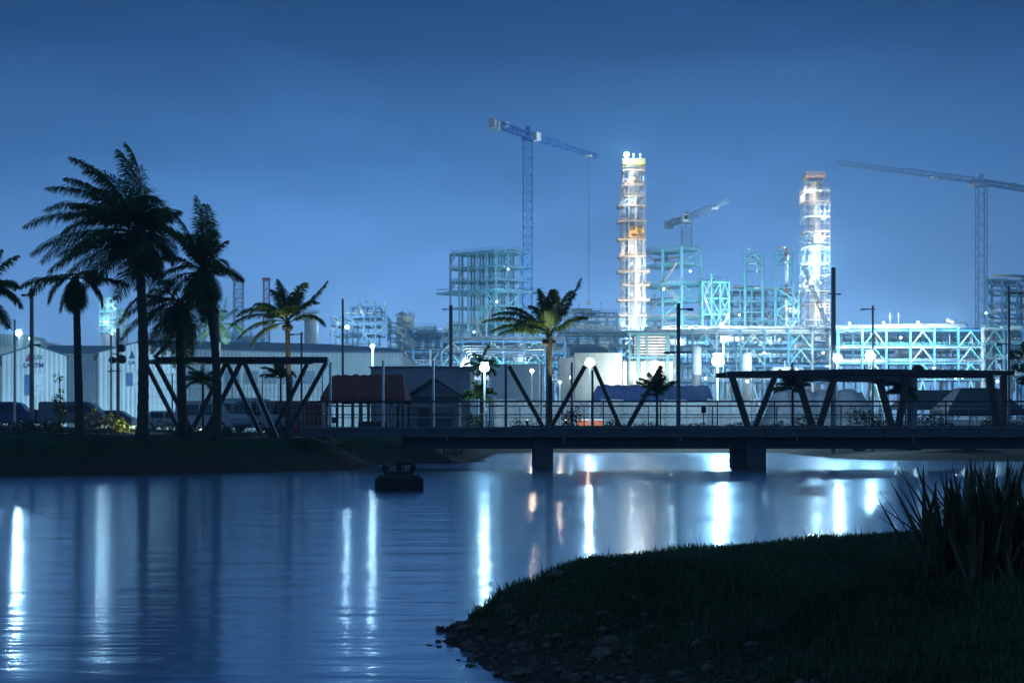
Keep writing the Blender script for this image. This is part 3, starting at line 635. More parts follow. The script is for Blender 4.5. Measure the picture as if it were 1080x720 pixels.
# spotlights added at the feet of palms and hedge to brighten their leaves
def added_spot(label, pos, target, power, col=(.92, 1, .70), cone=32):
    p, q = V(pos), V(target); d = (q - p).normalized(); t = thing('added_spotlight', label, 'spotlight', p, 0, 'added spotlights')
    mb = MB(); mb.tube([(0, 0, -.05), (0, 0, .16)], .02, 6); mb.build('stake', DARKST, t)
    c = V((0, 0, .2)); mb = MB(); mb.tube([c - d * .1, c + d * .08], .06, 12); mb.build('housing', DARKST, t)
    mb = MB(); mb.tube([c + d * .081, c + d * .09], .052, 12); mb.build('lens', emit('warm_spot_lens', (1, .9, .65), 5), t)
    point(p + c + d * .14, power, t, col, .05, cone, q)
px_ = PX(322, 60.5); added_spot('added spotlight aimed up at the green palm behind the left pergola', (px_, 60.5, gz(px_, 60.5)), P(300, 320, 62), 1500)
px_ = PX(279, 60.5); added_spot('added spotlight left of the green palm foot behind the left pergola', (px_, 60.5, gz(px_, 60.5)), P(280, 322, 62), 1200)
added_spot('added spotlight in the bridge planter aimed up at the bright palm crown', (PX(597, 56.2), 56.2, BZ + .1), P(582, 325, 57), 1700)
added_spot('added spotlight left of the bright palm trunk on the bridge', (PX(556, 55.9), 55.9, BZ + .1), P(562, 335, 57), 1300)
px_ = PX(150, 56.5); added_spot('low added spotlight behind the tallest palm trunk lighting the hedge', (px_, 56.5, gz(px_, 56.5) + .1), P(112, 448, 57.5), 420, (.95, 1, .65), 130)
px_ = PX(212, 60.3); added_spot('added spotlight lighting the drooping palm and pergola bushes', (px_, 60.3, gz(px_, 60.3)), P(186, 325, 53), 350, (.8, 1, .7), 70)
# flood lamps added to brighten the hangar walls (low, behind the bank shrubs)
for i, (px, d, lab) in enumerate([(6, 108, 'low added flood lamp at the foot of the left hangar'), (95, 108, 'low added flood lamp facing the gap between the hangars'), (170, 108, 'low added flood lamp facing the second hangar gable'), (270, 110, 'low added flood lamp facing the long corrugated wall'), (352, 110, 'low added flood lamp facing the far end of the corrugated wall')]):
    x = PX(px, d); zb = gz(x, d); t = thing('added_flood_lamp', lab, 'lamp', (x, d, zb), 0, 'low added flood lamps facing the hangars')
    mb = MB(); mb.tube([(0, 0, 0), (0, 0, 1.0)], .05, 8); mb.bar((-.4, 0, .03), (.4, 0, .03), .06); mb.bar((0, -.4, .03), (0, .4, .03), .06); mb.build('stand', POLE, t)
    mb = MB(); mb.box((0, 0, 1.25), (.6, .2, .45)); mb.build('lamp_housing', DARKST, t)
    mb = MB(); mb.box((0, .115, 1.25), (.52, .025, .37)); mb.build('lens', LENS, t)
    point((x, d + .4, zb + 1.4), (19000 if i else 26000) * LP, t, COLDW, .25, 150, (x, d + 20, zb + 6))

# ------------------------------------------------------------------ buildings
CLAD = cladding('white_corrugated_cladding', (.58, .62, .63), .5)
def hangar(label, pxl, pxr, apx, y_eave, y_apex, d, depth, side_px=None, side_d=None, doors=()):
    xl, xr, xa = PX(pxl, d), PX(pxr, d), PX(apx, d); ze, za = PZ(y_eave, d), PZ(y_apex, d); zb = min(gz(xl, d), gz(xr, d)) - .3
    t = thing('hangar', label, 'hangar', (xa, d, zb), 0, 'corrugated hangars left of the plant')
    sx, sd = side_px, side_d                       # far corner of right wall
    xs = PX(sx, sd); off = V((xs - xr, sd - d, 0))
    mb = MB(); A = V((xl, d, zb)); B = V((xr, d, zb)); 
    mb.add([(xl, d, zb), (xr, d, zb), (xr, d, ze), (xa, d, za), (xl, d, ze)], [(0, 1, 2, 3, 4)])
    mb.build('gable_wall', CLAD, t, world=True)
    mb = MB(); mb.add([(xr, d, zb), V((xr, d, zb)) + off, V((xr, d, ze)) + off, (xr, d, ze)], [(0, 1, 2, 3)])
    o = mb.build('side_wall', CLAD, t, world=True)
    mb = MB(); mb.add([V((xl, d, zb)) + off, V((xl, d, ze)) + off, V((xa, d, za)) + off, V((xr, d, ze)) + off, V((xr, d, zb)) + off], [(0, 1, 2, 3, 4)]); mb.build('rear_wall', CLAD, t, world=True)
    mb = MB(); mb.add([(xl, d, zb), (xl, d, ze), V((xl, d, ze)) + off, V((xl, d, zb)) + off], [(0, 1, 2, 3)]); mb.build('side_wall', CLAD, t, world=True)
    n = off.normalized() * .25
    for a, bq in (((xl, ze), (xa, za)), ((xa, za), (xr, ze))):
        p, q = V((a[0], d, a[1])) - n, V((bq[0], d, bq[1])) - n
        e = (q - p).normalized() * .3; up = V((0, 0, .14))
        if a[0] == xl: p = p - e
        else: q = q + e
        mb = MB(); o2 = off + n * 2
        vs = [p + up * .1, q + up * .1, q + off + n * 2 + up * .1, p + off + n * 2 + up * .1]; vs += [v + up for v in vs]
        mb.add(vs, [(3, 2, 1, 0), (4, 5, 6, 7), (0, 1, 5, 4), (1, 2, 6, 5), (2, 3, 7, 6), (3, 0, 4, 7)]); mb.build('roof', mat('blue_grey_roof_sheet', (.07, .12, .19), .5, .2), t, world=True)
    for (a, c, y0, y1, m_, nm) in doors:
        mb = MB(); mb.box(((PX(a, d) + PX(c, d)) / 2, d - .06, (PZ(y0, d) + PZ(y1, d)) / 2), (PX(c, d) - PX(a, d), .1, PZ(y0, d) - PZ(y1, d))); o = mb.build(nm, m_, t, world=True)
    return t
def text(body, size, loc, m, parent=None, name='lettering', ext=.02, align='CENTER', rz=0.0):
    cu = bpy.data.curves.new(name, 'FONT'); cu.body = body; cu.size = size; cu.extrude = ext; cu.offset = size * .035; cu.align_x = align; cu.align_y = 'CENTER'
    cu.materials.append(m); f_ = bpy.data.objects.new('text_source', cu); COL.objects.link(f_); bpy.context.view_layer.update()
    me = bpy.data.meshes.new_from_object(f_); bpy.data.objects.remove(f_); me.name = name
    o = bpy.data.objects.new(name, me); COL.objects.link(o); o.rotation_euler = (math.pi / 2, 0, rz)
    if parent is not None: o.parent = parent; o.location = V(loc) - parent.location
    else: o.location = loc
    return o
DOORB = mat('blue_door_sheet', (.05, .13, .30), .5); DOORL = mat('pale_roller_door', (.62, .66, .66), .5)
HD = 140
h1 = hangar('left corrugated hangar with coloured logo and lettering on its gable', 2, 70, 36, 375.5, 364.5, HD, 50, 62, 158, [(35, 46, 394, 417, DOORL, 'roller_door'), (26, 34, 395, 417, DOORB, 'door')])
text('AUX', .66, (PX(38.5, HD), HD - .05, PZ(377, HD)), SIGNG, h1); text('LACTM', .66, (PX(35.5, HD), HD - .05, PZ(385.5, HD)), SIGNB, h1)
mb = MB(); a, y0, y1 = PX(30, HD), PZ(381, HD), PZ(373, HD); mb.prism([(a - .32, y0), (a + .28, y0), (a + .12, y1), (a + .02, y1)], (0, -.06, 0), (0, HD - .01, 0)); mb.build('logo', SIGNR, h1, world=True)
h2 = hangar('long second hangar behind the tallest palm with navy arrow logo', 104, 186, 146, 372, 361, HD + 8, 60, 176, 162, [(133, 140, 393, 407, DOORB, 'door'), (141, 146, 392, 407, DOORL, 'roller_door')])
d = HD + 8; mb = MB(); a = PX(139, d); mb.prism([(a - .35, PZ(378, d)), (a + .35, PZ(378, d)), (a + .2, PZ(373, d)), (a, PZ(369, d)), (a - .15, PZ(374, d))], (0, -.06, 0), (0, d - .01, 0)); mb.build('logo', SIGNB, h2, world=True)
text('LA', .6, (PX(139, d), d - .05, PZ(382.5, d)), SIGNB, h2)
def long_hall(label, outline, ridge, d, dep, base_py):
    t = thing('long_hall', label, 'hall', (PX(outline[0][0], d), d, 2), 0, 'corrugated hangars left of the plant'); zb = 2.0
    fr = [(PX(a, d), d, PZ(y, d)) for a, y in outline]; x0, x1 = fr[0][0], fr[-1][0]; n = len(fr)
    mb = MB(); mb.add([(x0, d, zb)] + fr + [(x1, d, zb)], [tuple(range(n + 2))[::-1]]); mb.build('front_wall', CLAD, t, world=True)
    bk = [(x, d + dep, z) for x, y, z in fr]; rg = [(PX(a, d + dep / 2), d + dep / 2, PZ(y, d + dep / 2)) for a, y in ridge]
    mb = MB(); mb.add([(x0, d + dep, zb)] + bk + [(x1, d + dep, zb)], [tuple(range(n + 2))]); mb.build('rear_wall', CLAD, t, world=True)
    for q, p in ((0, x0), (-1, x1)):
        mb = MB(); mb.add([(p, d, zb), (p, d + dep, zb), bk[q], rg[q], fr[q]], [(0, 1, 2, 3, 4)]); mb.build('side_wall', CLAD, t, world=True)
    rf = mat('blue_grey_roof_sheet', (.07, .12, .19), .5, .2)
    for A_, sg in ((fr, -1), (bk, 1)):
        mb = MB(); up = V((0, 0, .12)); vs = []
        for p, r in zip(A_, rg): vs += [V(p) + V((0, sg * .5, -.05)) + up * .3, V(r) + up * .3, V(p) + V((0, sg * .5, -.05)) + up * 2, V(r) + up * 2]
        fs = []
        for i in range(n - 1): o = 4 * i; fs += [(o + 2, o + 6, o + 7, o + 3), (o, o + 1, o + 5, o + 4), (o, o + 4, o + 6, o + 2), (o + 1, o + 3, o + 7, o + 5)]
        o = 4 * (n - 1); fs += [(0, 2, 3, 1), (o, o + 1, o + 3, o + 2)]
        mb.add(vs, fs); mb.build('roof', rf, t, world=True)
    return t
long_hall('low long hall with dark blue roof joining the left hangar to the second', [(50, 372.5), (80, 372.5), (118, 372.5)], [(50, 366), (80, 366), (118, 366.5)], 168, 14, 420)
hb = long_hall('very long corrugated hall with dark blue roof reaching toward the grey building', [(150, 364), (190, 367.5), (290, 371.5), (345, 371.8), (424, 372)], [(150, 360.5), (190, 361.5), (290, 363), (345, 364.5), (420, 369.5)], 172, 26, 420)
for k in range(9):
    px = 165 + k * 20; mb = MB(); mb.box((PX(px, 172), 171.9, PZ(398, 172)), (PX(px + 14, 172) - PX(px, 172), .1, 1.7)); mb.build('window', mat('hall_window', (.2, .3, .38), .2), hb, world=True)
# pale block and its rooftop gear
d = 330; t = thing('pale_building', 'floodlit pale yellowish block rising behind the left hangar', 'building', (PX(10, d), d, 5))
mb = MB(); mb.box((PX(4, d), d + 8, (PZ(352, d) + 4) / 2), (PX(24, d) - PX(-16, d), 16, PZ(352, d) - 4)); mb.build('wall', mat('cream_panel', (.7, .68, .52), .7), t, world=True)
mb = MB(); mb.box((PX(31, d), d + 10, (PZ(358, d) + 4) / 2), (PX(38, d) - PX(24.2, d), 14, PZ(358, d) - 4)); mb.build('annex', mat('white_panel', (.7, .72, .72), .7), t, world=True)
for k in range(7):
    px = 1 + k * 3.3; mb = MB(); mb.box((PX(px, d), d - .1, PZ(359, d)), (.28, .2, 3.0)); mb.build('pilaster', PIPEG, t, world=True)
lamp('bright flood lamp on the roof edge of the pale block', 20, 351, 320, 40000 * LP, r=.95, base=8, prad=.2)
lamp('lamp beside the left light pole above the hangar apex', 33.2, 357, 325, 25000 * LP, r=.6, base=8, prad=.15, pole=POLE)
# grey flat building
d = 90; t = thing('grey_building', 'plain grey flat-topped building behind the small gabled kiosk', 'building', (PX(444, d), d, gz(PX(444, d), d) - .2))
x0, x1 = PX(391, d), PX(496, d); z0 = gz(x0, d) - .2; zt = PZ(388, d)
mb = MB(); mb.box(((x0 + x1) / 2, d + 5, (z0 + zt) / 2), (x1 - x0, 10, zt - z0)); mb.build('wall', WALLG, t, world=True)
mb = MB(); mb.box(((x0 + x1) / 2, d + 5, zt + .06), (x1 - x0 + .2, 10.2, .12)); mb.build('parapet', mat('grey_coping', (.2, .2, .21), .8), t, world=True)
mb = MB(); mb.box((PX(442, d), d - .03, (z0 + 2.4 + z0) / 2 + .1), (1.1, .06, 2.2)); mb.build('door', DARKROOF, t, world=True)
# gabled kiosk
d = 82; xl, xr, xa = PX(432, d), PX(484, d), PX(457.5, d); z0 = gz(xa, d) - .1; ze, za = PZ(419, d), PZ(402, d)
t = thing('gabled_kiosk', 'small grey kiosk with dark gable roof before the grey building', 'kiosk', (xa, d, z0))
mb = MB(); mb.prism([(xl, z0), (xr, z0), (xr, ze), (xa, za), (xl, ze)], (0, 4, 0), (0, d, 0)); mb.build('wall', mat('kiosk_render', (.28, .28, .29), .85), t, world=True)
for sx, ex in ((-1, PX(423, d)), (1, PX(490, d))):
    mb = MB(); dz = (za - ze) / (xr - xl) * 2; p = V((xa, d - .3, za + .1)); q = V((ex, d - .3, za + .1 - abs(ex - xa) * (za - ze) / ((xr - xl) / 2)))
    vs = [p, q, q + V((0, 4.6, 0)), p + V((0, 4.6, 0))]; vs += [v + V((0, 0, .16)) for v in vs]
    mb.add(vs, [(0, 1, 2, 3), (7, 6, 5, 4), (0, 4, 5, 1), (1, 5, 6, 2), (2, 6, 7, 3), (3, 7, 4, 0)]); mb.build('roof', DARKROOF, t, world=True)
mb = MB(); mb.box((xa, d - .05, ze - .02), (xr - xl - .1, .1, .14)); mb.build('tie_beam', DARKROOF, t, world=True)
mb = MB(); mb.box((PX(447, d), d - .04, z0 + 1.05), (.75, .06, 2.0)); mb.build('door', DARKROOF, t, world=True)
mb = MB(); mb.box((PX(468, d), d - .04, z0 + 1.35), (.9, .06, .9)); o = mb.build('window', GLASS, t, world=True)
# tiled hut on posts
d = 74; xl, xr = PX(339, d), PX(428, d); z0 = gz((xl + xr) / 2, d); ze, za = PZ(421, d), PZ(393, d)
t = thing('thatched_hut', 'open hut with dark red-brown thatched roof on posts', 'hut', ((xl + xr) / 2, d, z0))
mb = MB(); inset = .35; rng = random.Random(9); n = 26
yy = [d - .4, d + 2.2, d + 4.8]; vs = []; fs = []
for i in range(n + 1):
    u = i / n; X = xl + (xr - xl) * u; Xt = xl + inset + (xr - xl - 2 * inset) * u; j = lambda: rng.uniform(-.05, .05)
    vs += [(X, yy[0], ze - .1 + j()), (X, yy[0], ze + .12 + j()), (Xt, yy[1], za + j()), (X, yy[2], ze + .12 + j()), (X, yy[2], ze - .1 + j())]
for i in range(n):
    o = 5 * i
    for k in range(4): fs.append((o + k, o + k + 5, o + k + 6, o + k + 1))
    fs.append((o + 4, o + 9, o + 5, o))
fs += [(4, 3, 2, 1, 0), tuple(5 * n + k for k in range(5))]
mb.add(vs, fs); mb.build('roof', ROOFR, t, world=True)
for px in (345, 372, 380, 413, 425):
    for yq in (d, d + 4.2):
        mb = MB(); mb.tube([(PX(px, d), yq, z0 - .4), (PX(px, d), yq, ze + .2)], .09, 8); mb.build('post', BRONZE, t, world=True)
mb = MB(); mb.box((PX(392, d), d + .6, z0 + .45), (1.6, .5, .9)); mb.build('counter', BRONZE, t, world=True)
# fence panel grid in front of the long hangar
d = 84; x0, x1 = PX(150, d), PX(340, d); t = thing('wire_fence', 'wire grid fence between pergola and corrugated hangar wall', 'fence', (x0, d, 0)); z0 = gz(x0, d)
for k in range(7):
    xx = x0 + (x1 - x0) * k / 6; mb = MB(); mb.tube([(xx, d, gz(xx, d) - .1), (xx, d, z0 + 3.6)], .04, 6); mb.build('post', GALV, t, world=True)
mb = MB()
for k in range(8): z = z0 + .3 + k * .46; mb.bar((x0, d, z), (x1, d, z), .022)
for k in range(42): xx = x0 + (x1 - x0) * k / 41; mb.bar((xx, d + .02, z0 + .1), (xx, d + .02, z0 + 3.55), .018)
mb.build('mesh', GALV, t, world=True)

# container, cabin, tarps, tents
def corr_box(mb, w, dpt, h):
    n = int(w / .28); vs = []; xs = []
    for i in range(n * 2 + 1):
        x = -w / 2 + w * i / (2 * n); y = -dpt / 2 + (.05 if i % 2 else 0); vs += [(x, y, 0), (x, y, h)]
    m = len(vs) // 2; fs = [(2 * i, 2 * i + 2, 2 * i + 3, 2 * i + 1) for i in range(m - 1)]
    mb.add(vs, fs); mb.box((0, .06, h / 2), (w - .01, dpt - .12, h - .02))
d = 92; x = PX(310, d); t = thing('shipping_container', 'dull red corrugated container behind the left pergola right end', 'container', (x, d, gz(x, d) - .05), .05)
mb = MB(); corr_box(mb, 4.2, 2.4, 2.3); mb.build('body', RED, t)
mb = MB(); mb.box((0, -1.17, 2.27), (4.25, .12, .14)); mb.box((0, -1.17, .08), (4.25, .12, .16)); mb.build('edge_rail', RED, t)
for sx in (-2.06, 2.06):
    mb = MB(); mb.box((sx, -1.18, 1.15), (.14, .14, 2.3)); mb.build('corner_post', RED, t)
d = 100; x = PX(625, d); x = PX(623, 128); 
t = thing('site_cabin', 'small orange-lit cabin left of the red bridge bush', 'cabin', (PX(622, 140), 140, gz(PX(622, 140), 140)))
mb = MB(); mb.box((0, 0, 1.3), (2.6, 2.2, 2.3)); mb.build('wall', ORANGE, t); mb = MB(); mb.box((0, 0, 2.52), (2.9, 2.5, .14)); mb.build('roof', WHITEP, t)
mb = MB(); mb.box((.3, -1.12, 1.5), (1.0, .06, .8)); mb.build('window', GLASS, t)
for sx in (-1.1, 1.1):
    mb = MB(); mb.box((sx, 0, .08), (.2, 2.0, .16)); mb.build('skid', DARKST, t)
point((PX(620, 138), 136.5, gz(PX(622, 138), 138) + 2.8), 250, t, (1, .6, .4), .2)
def tarp(label, pxa, pxb, yt, d, dep, m, seed, flat=False, group='tarpaulin covered stockpiles', name='covered_stockpile', cat='stockpile'):
    rng = random.Random(seed); xa, xb = PX(pxa, d), PX(pxb, d); z0 = gz((xa + xb) / 2, d) - .1; H = PZ(yt, d) - z0; nx, ny = 40, 10; vs = []; fs = []
    for i in range(nx + 1):
        for j in range(ny + 1):
            u, v = i / nx, j / ny; ex = min(1, min(u, 1 - u) * nx / 5.0); ey = min(1, min(v, 1 - v) * ny / 3.0)
            h = H * (min(ex, 1) ** (.35 if flat else .7)) * (ey ** .4) * (1 + (.012 if flat else .05) * math.sin(u * 31 + seed) + rng.uniform(-.012, .012))
            vs.append((xa + (xb - xa) * u + rng.uniform(-.05, .05), d + dep * v + .1 * math.sin(u * 60), z0 + h))
    for i in range(nx):
        for j in range(ny): o = i * (ny + 1) + j; fs.append((o, o + ny + 1, o + ny + 2, o + 1))
    mb = MB(); mb.add(vs, fs); o = mb.build(name, m, None, smooth=True); o.data.transform(Matrix.Translation((-(xa + xb) / 2, -d, -z0))); o.location = ((xa + xb) / 2, d, z0)
    return tag(o, label, cat, group)
tarp('blue-violet tarpaulin heap behind the right pair of struts', 622, 700, 405.5, 172, 6, TARP, 1, True)
tarp('blue tarpaulin heap just left of the right pergola', 688, 758, 406, 176, 6, TARP, 2, True)
tarp('pale grey heap behind the first right pergola struts', 812, 930, 411, 160, 9, mat('grey_gravel_pile', (.3, .3, .32), .9, 0, .3, 2, .5, 6), 3)
d = 158; x0, x1 = PX(522, d), PX(792, d); z0 = gz(0, d) - .2; t = thing('boundary_wall', 'long low pale wall in front of the blue tarpaulin heaps', 'wall', ((x0 + x1) / 2, d, z0)); n = 12
for i in range(n):
    xa, xb = x0 + (x1 - x0) * i / n, x0 + (x1 - x0) * (i + 1) / n; hh = PZ(421 + (i * 7 % 5) * .8, d) - z0
    mb = MB(); mb.box(((xa + xb) / 2, d, z0 + hh / 2), (xb - xa - .08, .16, hh)); mb.build('wall_panel', mat('pale_wall_panel', (.5, .48, .47), .8), t, world=True)
    mb = MB(); mb.box((xa, d - .05, z0 + hh / 2 + .05), (.18, .3, hh + .1)); mb.build('wall_post', mat('pale_concrete_post', (.42, .4, .4), .8), t, world=True)
def tent(label, pxa, pxb, yr, ye, d, dep):
    xa, xb = PX(pxa, d), PX(pxb, d); z0 = gz((xa + xb) / 2, d); zr, ze = PZ(yr, d), PZ(ye, d); W = xb - xa; c = (xa + xb) / 2
    t = thing('canopy_tent', label, 'tent', (c, d, z0), 0, 'dark canopy tents on the right')
    mb = MB(); a = W / 2; q = W * .24; e = ze - z0; r = zr - z0
    vs = [(-a, 0, e), (a, 0, e), (a, dep, e), (-a, dep, e), (-q, dep * .35, r), (q, dep * .35, r), (q, dep * .65, r), (-q, dep * .65, r), (-a, 0, e - .35), (a, 0, e - .35), (a, dep, e - .35), (-a, dep, e - .35)]
    mb.add(vs, [(0, 1, 5, 4), (1, 2, 6, 5), (2, 3, 7, 6), (3, 0, 4, 7), (4, 5, 6, 7), (8, 9, 1, 0), (9, 10, 2, 1), (10, 11, 3, 2), (11, 8, 0, 3)]); mb.build('canopy', TENT, t)
    for sx in (-a + .06, a - .06):
        for sy in (.06, dep - .06):
            mb = MB(); mb.tube([(sx, sy, -.05), (sx, sy, e)], .05, 6); mb.build('leg', GALV, t)
tent('dark hipped canopy tent behind the right pergola last struts', 1000, 1081, 408, 432, 88, 4)
tent('smaller dark canopy tent right of the white pickup', 955, 1030, 410.5, 426, 100, 4)

# vehicles
def vehicle(label, cat, name, px, d, rz, L, W, H, m, kind, group='vehicles parked behind the lake'):
    x = PX(px, d); t = thing(name, label, cat, (x, d, gz(x, d)), rz, group)
    if kind == 'van': prof = [(-L / 2, .35), (L / 2, .35), (L / 2, .95), (L / 2 - .25, 1.15), (L / 2 - .95, H - .15), (L / 2 - 1.3, H), (-L / 2 + .1, H), (-L / 2, H - .2)]
    elif kind == 'pickup': prof = [(-L / 2, .45), (L / 2, .45), (L / 2 - .03, .95), (L / 2 - 1.35, 1.1), (L / 2 - 2.0, H - .05), (L / 2 - 2.3, H), (-.35, H), (-.6, 1.1), (-L / 2, 1.1)]
    else: prof = [(-L / 2, .3), (L / 2, .3), (L / 2, .7), (L / 2 - .9, .9), (L / 2 - 1.6, H - .04), (L / 2 - 2.0, H), (-L / 2 + 1.0, H), (-L / 2 + .25, .95), (-L / 2, .85)]
    mb = MB(); n = len(prof); W2 = W / 2
    def wid(z): return W2 * (1 - .13 * max(0, (z - .9) / max(.3, H - .9)))
    vs = [(a, -wid(z), z) for a, z in prof] + [(a, wid(z), z) for a, z in prof]
    mb.add(vs, [tuple(range(n)), tuple(range(n, 2 * n))[::-1]] + [(i, i + n, (i + 1) % n + n, (i + 1) % n) for i in range(n)])
    o = mb.build('body', m, t); bv = o.modifiers.new('bevel', 'BEVEL'); bv.width = .06; bv.segments = 2
    def panel(nm, pts, mm):
        mb = MB(); vs = [V(p) for p in pts]; c = sum(vs, V()) / len(vs); nrm = (vs[1] - vs[0]).cross(vs[2] - vs[1]).normalized()
        if nrm.dot(c - V((0, 0, H * .5))) < 0: nrm = -nrm
        vv = [v + nrm * .012 for v in vs] + [v - nrm * .03 for v in vs]; k = len(vs)
        mb.add(vv, [tuple(range(k)), tuple(range(k, 2 * k))[::-1]] + [(i, (i + 1) % k, k + (i + 1) % k, k + i) for i in range(k)]); return mb.build(nm, mm, t)
    wi = {'van': (3, 4), 'pickup': (3, 4), 'car': (3, 4)}[kind]; p, q = prof[wi[0]], prof[wi[1]]
    lo, hi = .1, .93
    a0 = (p[0] + (q[0] - p[0]) * lo, p[1] + (q[1] - p[1]) * lo); a1 = (p[0] + (q[0] - p[0]) * hi, p[1] + (q[1] - p[1]) * hi)
    panel('windscreen', [(a0[0], -wid(a0[1]) + .1, a0[1]), (a0[0], wid(a0[1]) - .1, a0[1]), (a1[0], wid(a1[1]) - .1, a1[1]), (a1[0], -wid(a1[1]) + .1, a1[1])], GLASS)
    zb, zt = (1.15, H - .25) if kind == 'van' else ((1.12, H - .12) if kind == 'pickup' else (.92, H - .1))
    fx = a0[0] - .15 if kind != 'van' else L / 2 - .75
    segs = {'van': [(fx, fx - .85), (fx - .95, fx - 2.0), (fx - 2.1, fx - 3.1)], 'pickup': [(L / 2 - 1.75, L / 2 - 2.6), (L / 2 - 2.7, -.45)], 'car': [(L / 2 - 1.45, L / 2 - 2.35), (L / 2 - 2.45, -L / 2 + .95)]}[kind]
    for sgn in (-1, 1):
        for a, c in segs:
            sl = .45 if a == segs[0][0] else 0.05
            panel('side_window', [(a, sgn * wid(zb), zb), (c, sgn * wid(zb), zb), (c + .05, sgn * wid(zt), zt), (a - sl, sgn * wid(zt), zt)], GLASS)
        mb = MB(); mb.box((L / 2 - .02, sgn * (W2 - .28), .78 if kind != 'car' else .62), (.07, .36, .2)); mb.build('headlight', mat('headlight_lens', (.7, .7, .72), .15), t)
        for ax in (L / 2 - .85, -L / 2 + .9):
            r = .36 if kind != 'car' else .31
            mb = MB(); mb.tube([(ax, sgn * (W2 - .2), r), (ax, sgn * (W2 + .01), r)], r, 18); wq = mb.build('wheel', RUBBER, t)
            mb = MB(); mb.tube([(ax, sgn * (W2 + .0), r), (ax, sgn * (W2 + .025), r)], r * .6, 14); mb.build('rim', RIM, wq)
    mb = MB(); mb.box((L / 2 + .02, 0, .45), (.12, W * .94, .2)); mb.build('bumper', DARKST, t)
    return t
vehicle('white van parked behind the left pergola struts, front to the right', 'van', 'parked_van', 224, 88, -.5, 4.9, 1.95, 2.1, CARW, 'van')
vehicle('pale minibus behind the leaning palm, parked right of the white van', 'minibus', 'parked_minibus', 256, 90, -.3, 5.4, 2.0, 2.35, CARW, 'van')
vehicle('white pickup behind the leafy bush right of the right pergola column', 'pickup', 'parked_pickup', 992, 84, -.55, 5.1, 1.85, 1.85, CARW, 'pickup')
vehicle('dark blue car parked beside the white pickup', 'car', 'parked_car', 1014, 90, -.4, 4.3, 1.75, 1.45, CARB, 'car')
for i, (px, d, rz, kind, m_, lab) in enumerate([(2, 104, .1, 'van', CARB, 'dark blue van at the far left photo edge'), (34, 106, .05, 'car', CARG, 'grey car behind the left light pole foot'), (78, 104, .05, 'van', CARG, 'dark grey van behind the slim palm'), (112, 106, 3.2, 'car', CARB, 'dark car behind the antenna mast foot'), (178, 100, .1, 'car', CARW, 'white car seen right of the tallest palm trunk'), (930, 96, 3.1, 'pickup', CARG, 'grey pickup behind the tall leafy bridge bush')]):
    L, W, H = {'van': (5, 1.95, 2.0), 'car': (4.4, 1.78, 1.45), 'pickup': (5, 1.85, 1.8)}[kind]
    vehicle(lab, kind, 'parked_' + kind, px, d, rz, L, W, H, m_, kind)
# construction yard clutter behind the bridge
BAR = None
cl = [('pale concrete barrier', 536), ('', 552), ('', 640), ('', 664), ('', 688), ('', 712), ('', 736), ('', 800), ('', 824)]
names = ['by the left slanted strut', 'left of the bright palm trunk', 'under the violet tarpaulin left end', 'behind the red bridge bush', 'left of the bridge middle light pole', 'behind the bridge middle light pole', 'below the largest lamp', 'between the first right pergola struts', 'left of the second right pergola struts']
for i, (_, px) in enumerate(cl):
    d = 140 + (i % 3) * 6; x = PX(px, d); lab = 'pale concrete road barrier ' + names[i]
    if BAR is None:
        BAR = thing('road_barrier', lab, 'barrier', (x, d, gz(x, d)), 0, 'concrete road barriers in the yard')
        mb = MB(); mb.prism([(-.32, 0), (.32, 0), (.3, .12), (.12, .35), (.09, .95), (-.09, .95), (-.12, .35), (-.3, .12)], (2.1, 0, 0), (-1.05, 0, 0), (0, 1, 0), (0, 0, 1)); mb.build('body', mat('pale_concrete', (.5, .48, .45), .8), BAR)
        mb = MB(); mb.box((0, -.1, .85), (1.6, .03, .08)); mb.build('reflector_strip', RED, BAR)
    else: copy_tree(BAR, (x, d, gz(x, d)), rnd(-.1, .1), lab)
t = thing('bollard_bin', 'small round white bin on the bridge between the first two right pergola V struts', 'bin', (PX(823, 58.2), 58.0, BZ))
mb = MB(); mb.tube([(0, 0, 0), (0, 0, .36)], .075, 14); mb.build('body', WHITEP, t); mb = MB(); mb.tube([(0, 0, .362), (0, 0, .40)], .085, 14); mb.build('lid', GALV, t)
d = 57.5; t = thing('small_sign', 'small dark square sign on a post at the bridge right of the middle pole', 'sign', (PX(742, d), d, BZ))
mb = MB(); mb.bar((0, 0, 0), (0, 0, .7), .04); mb.build('post', DARKST, t); mb = MB(); mb.box((0, -.03, .85), (.2, .03, .28)); mb.build('sign_panel', BLACK, t)
d = 66; x = PX(129.5, d); t = thing('red_sign', 'small red pointed marker standing in the left bank hedge', 'marker', (x, d, gz(x, d)))
mb = MB(); mb.tube([(0, 0, 0), (0, 0, .35)], .03, 6); mb.build('post', DARKST, t); mb = MB(); mb.tube([(0, 0, .3), (0, 0, .62), (0, 0, .8)], [.12, .1, .01], 10); mb.build('marker_body', RED, t)
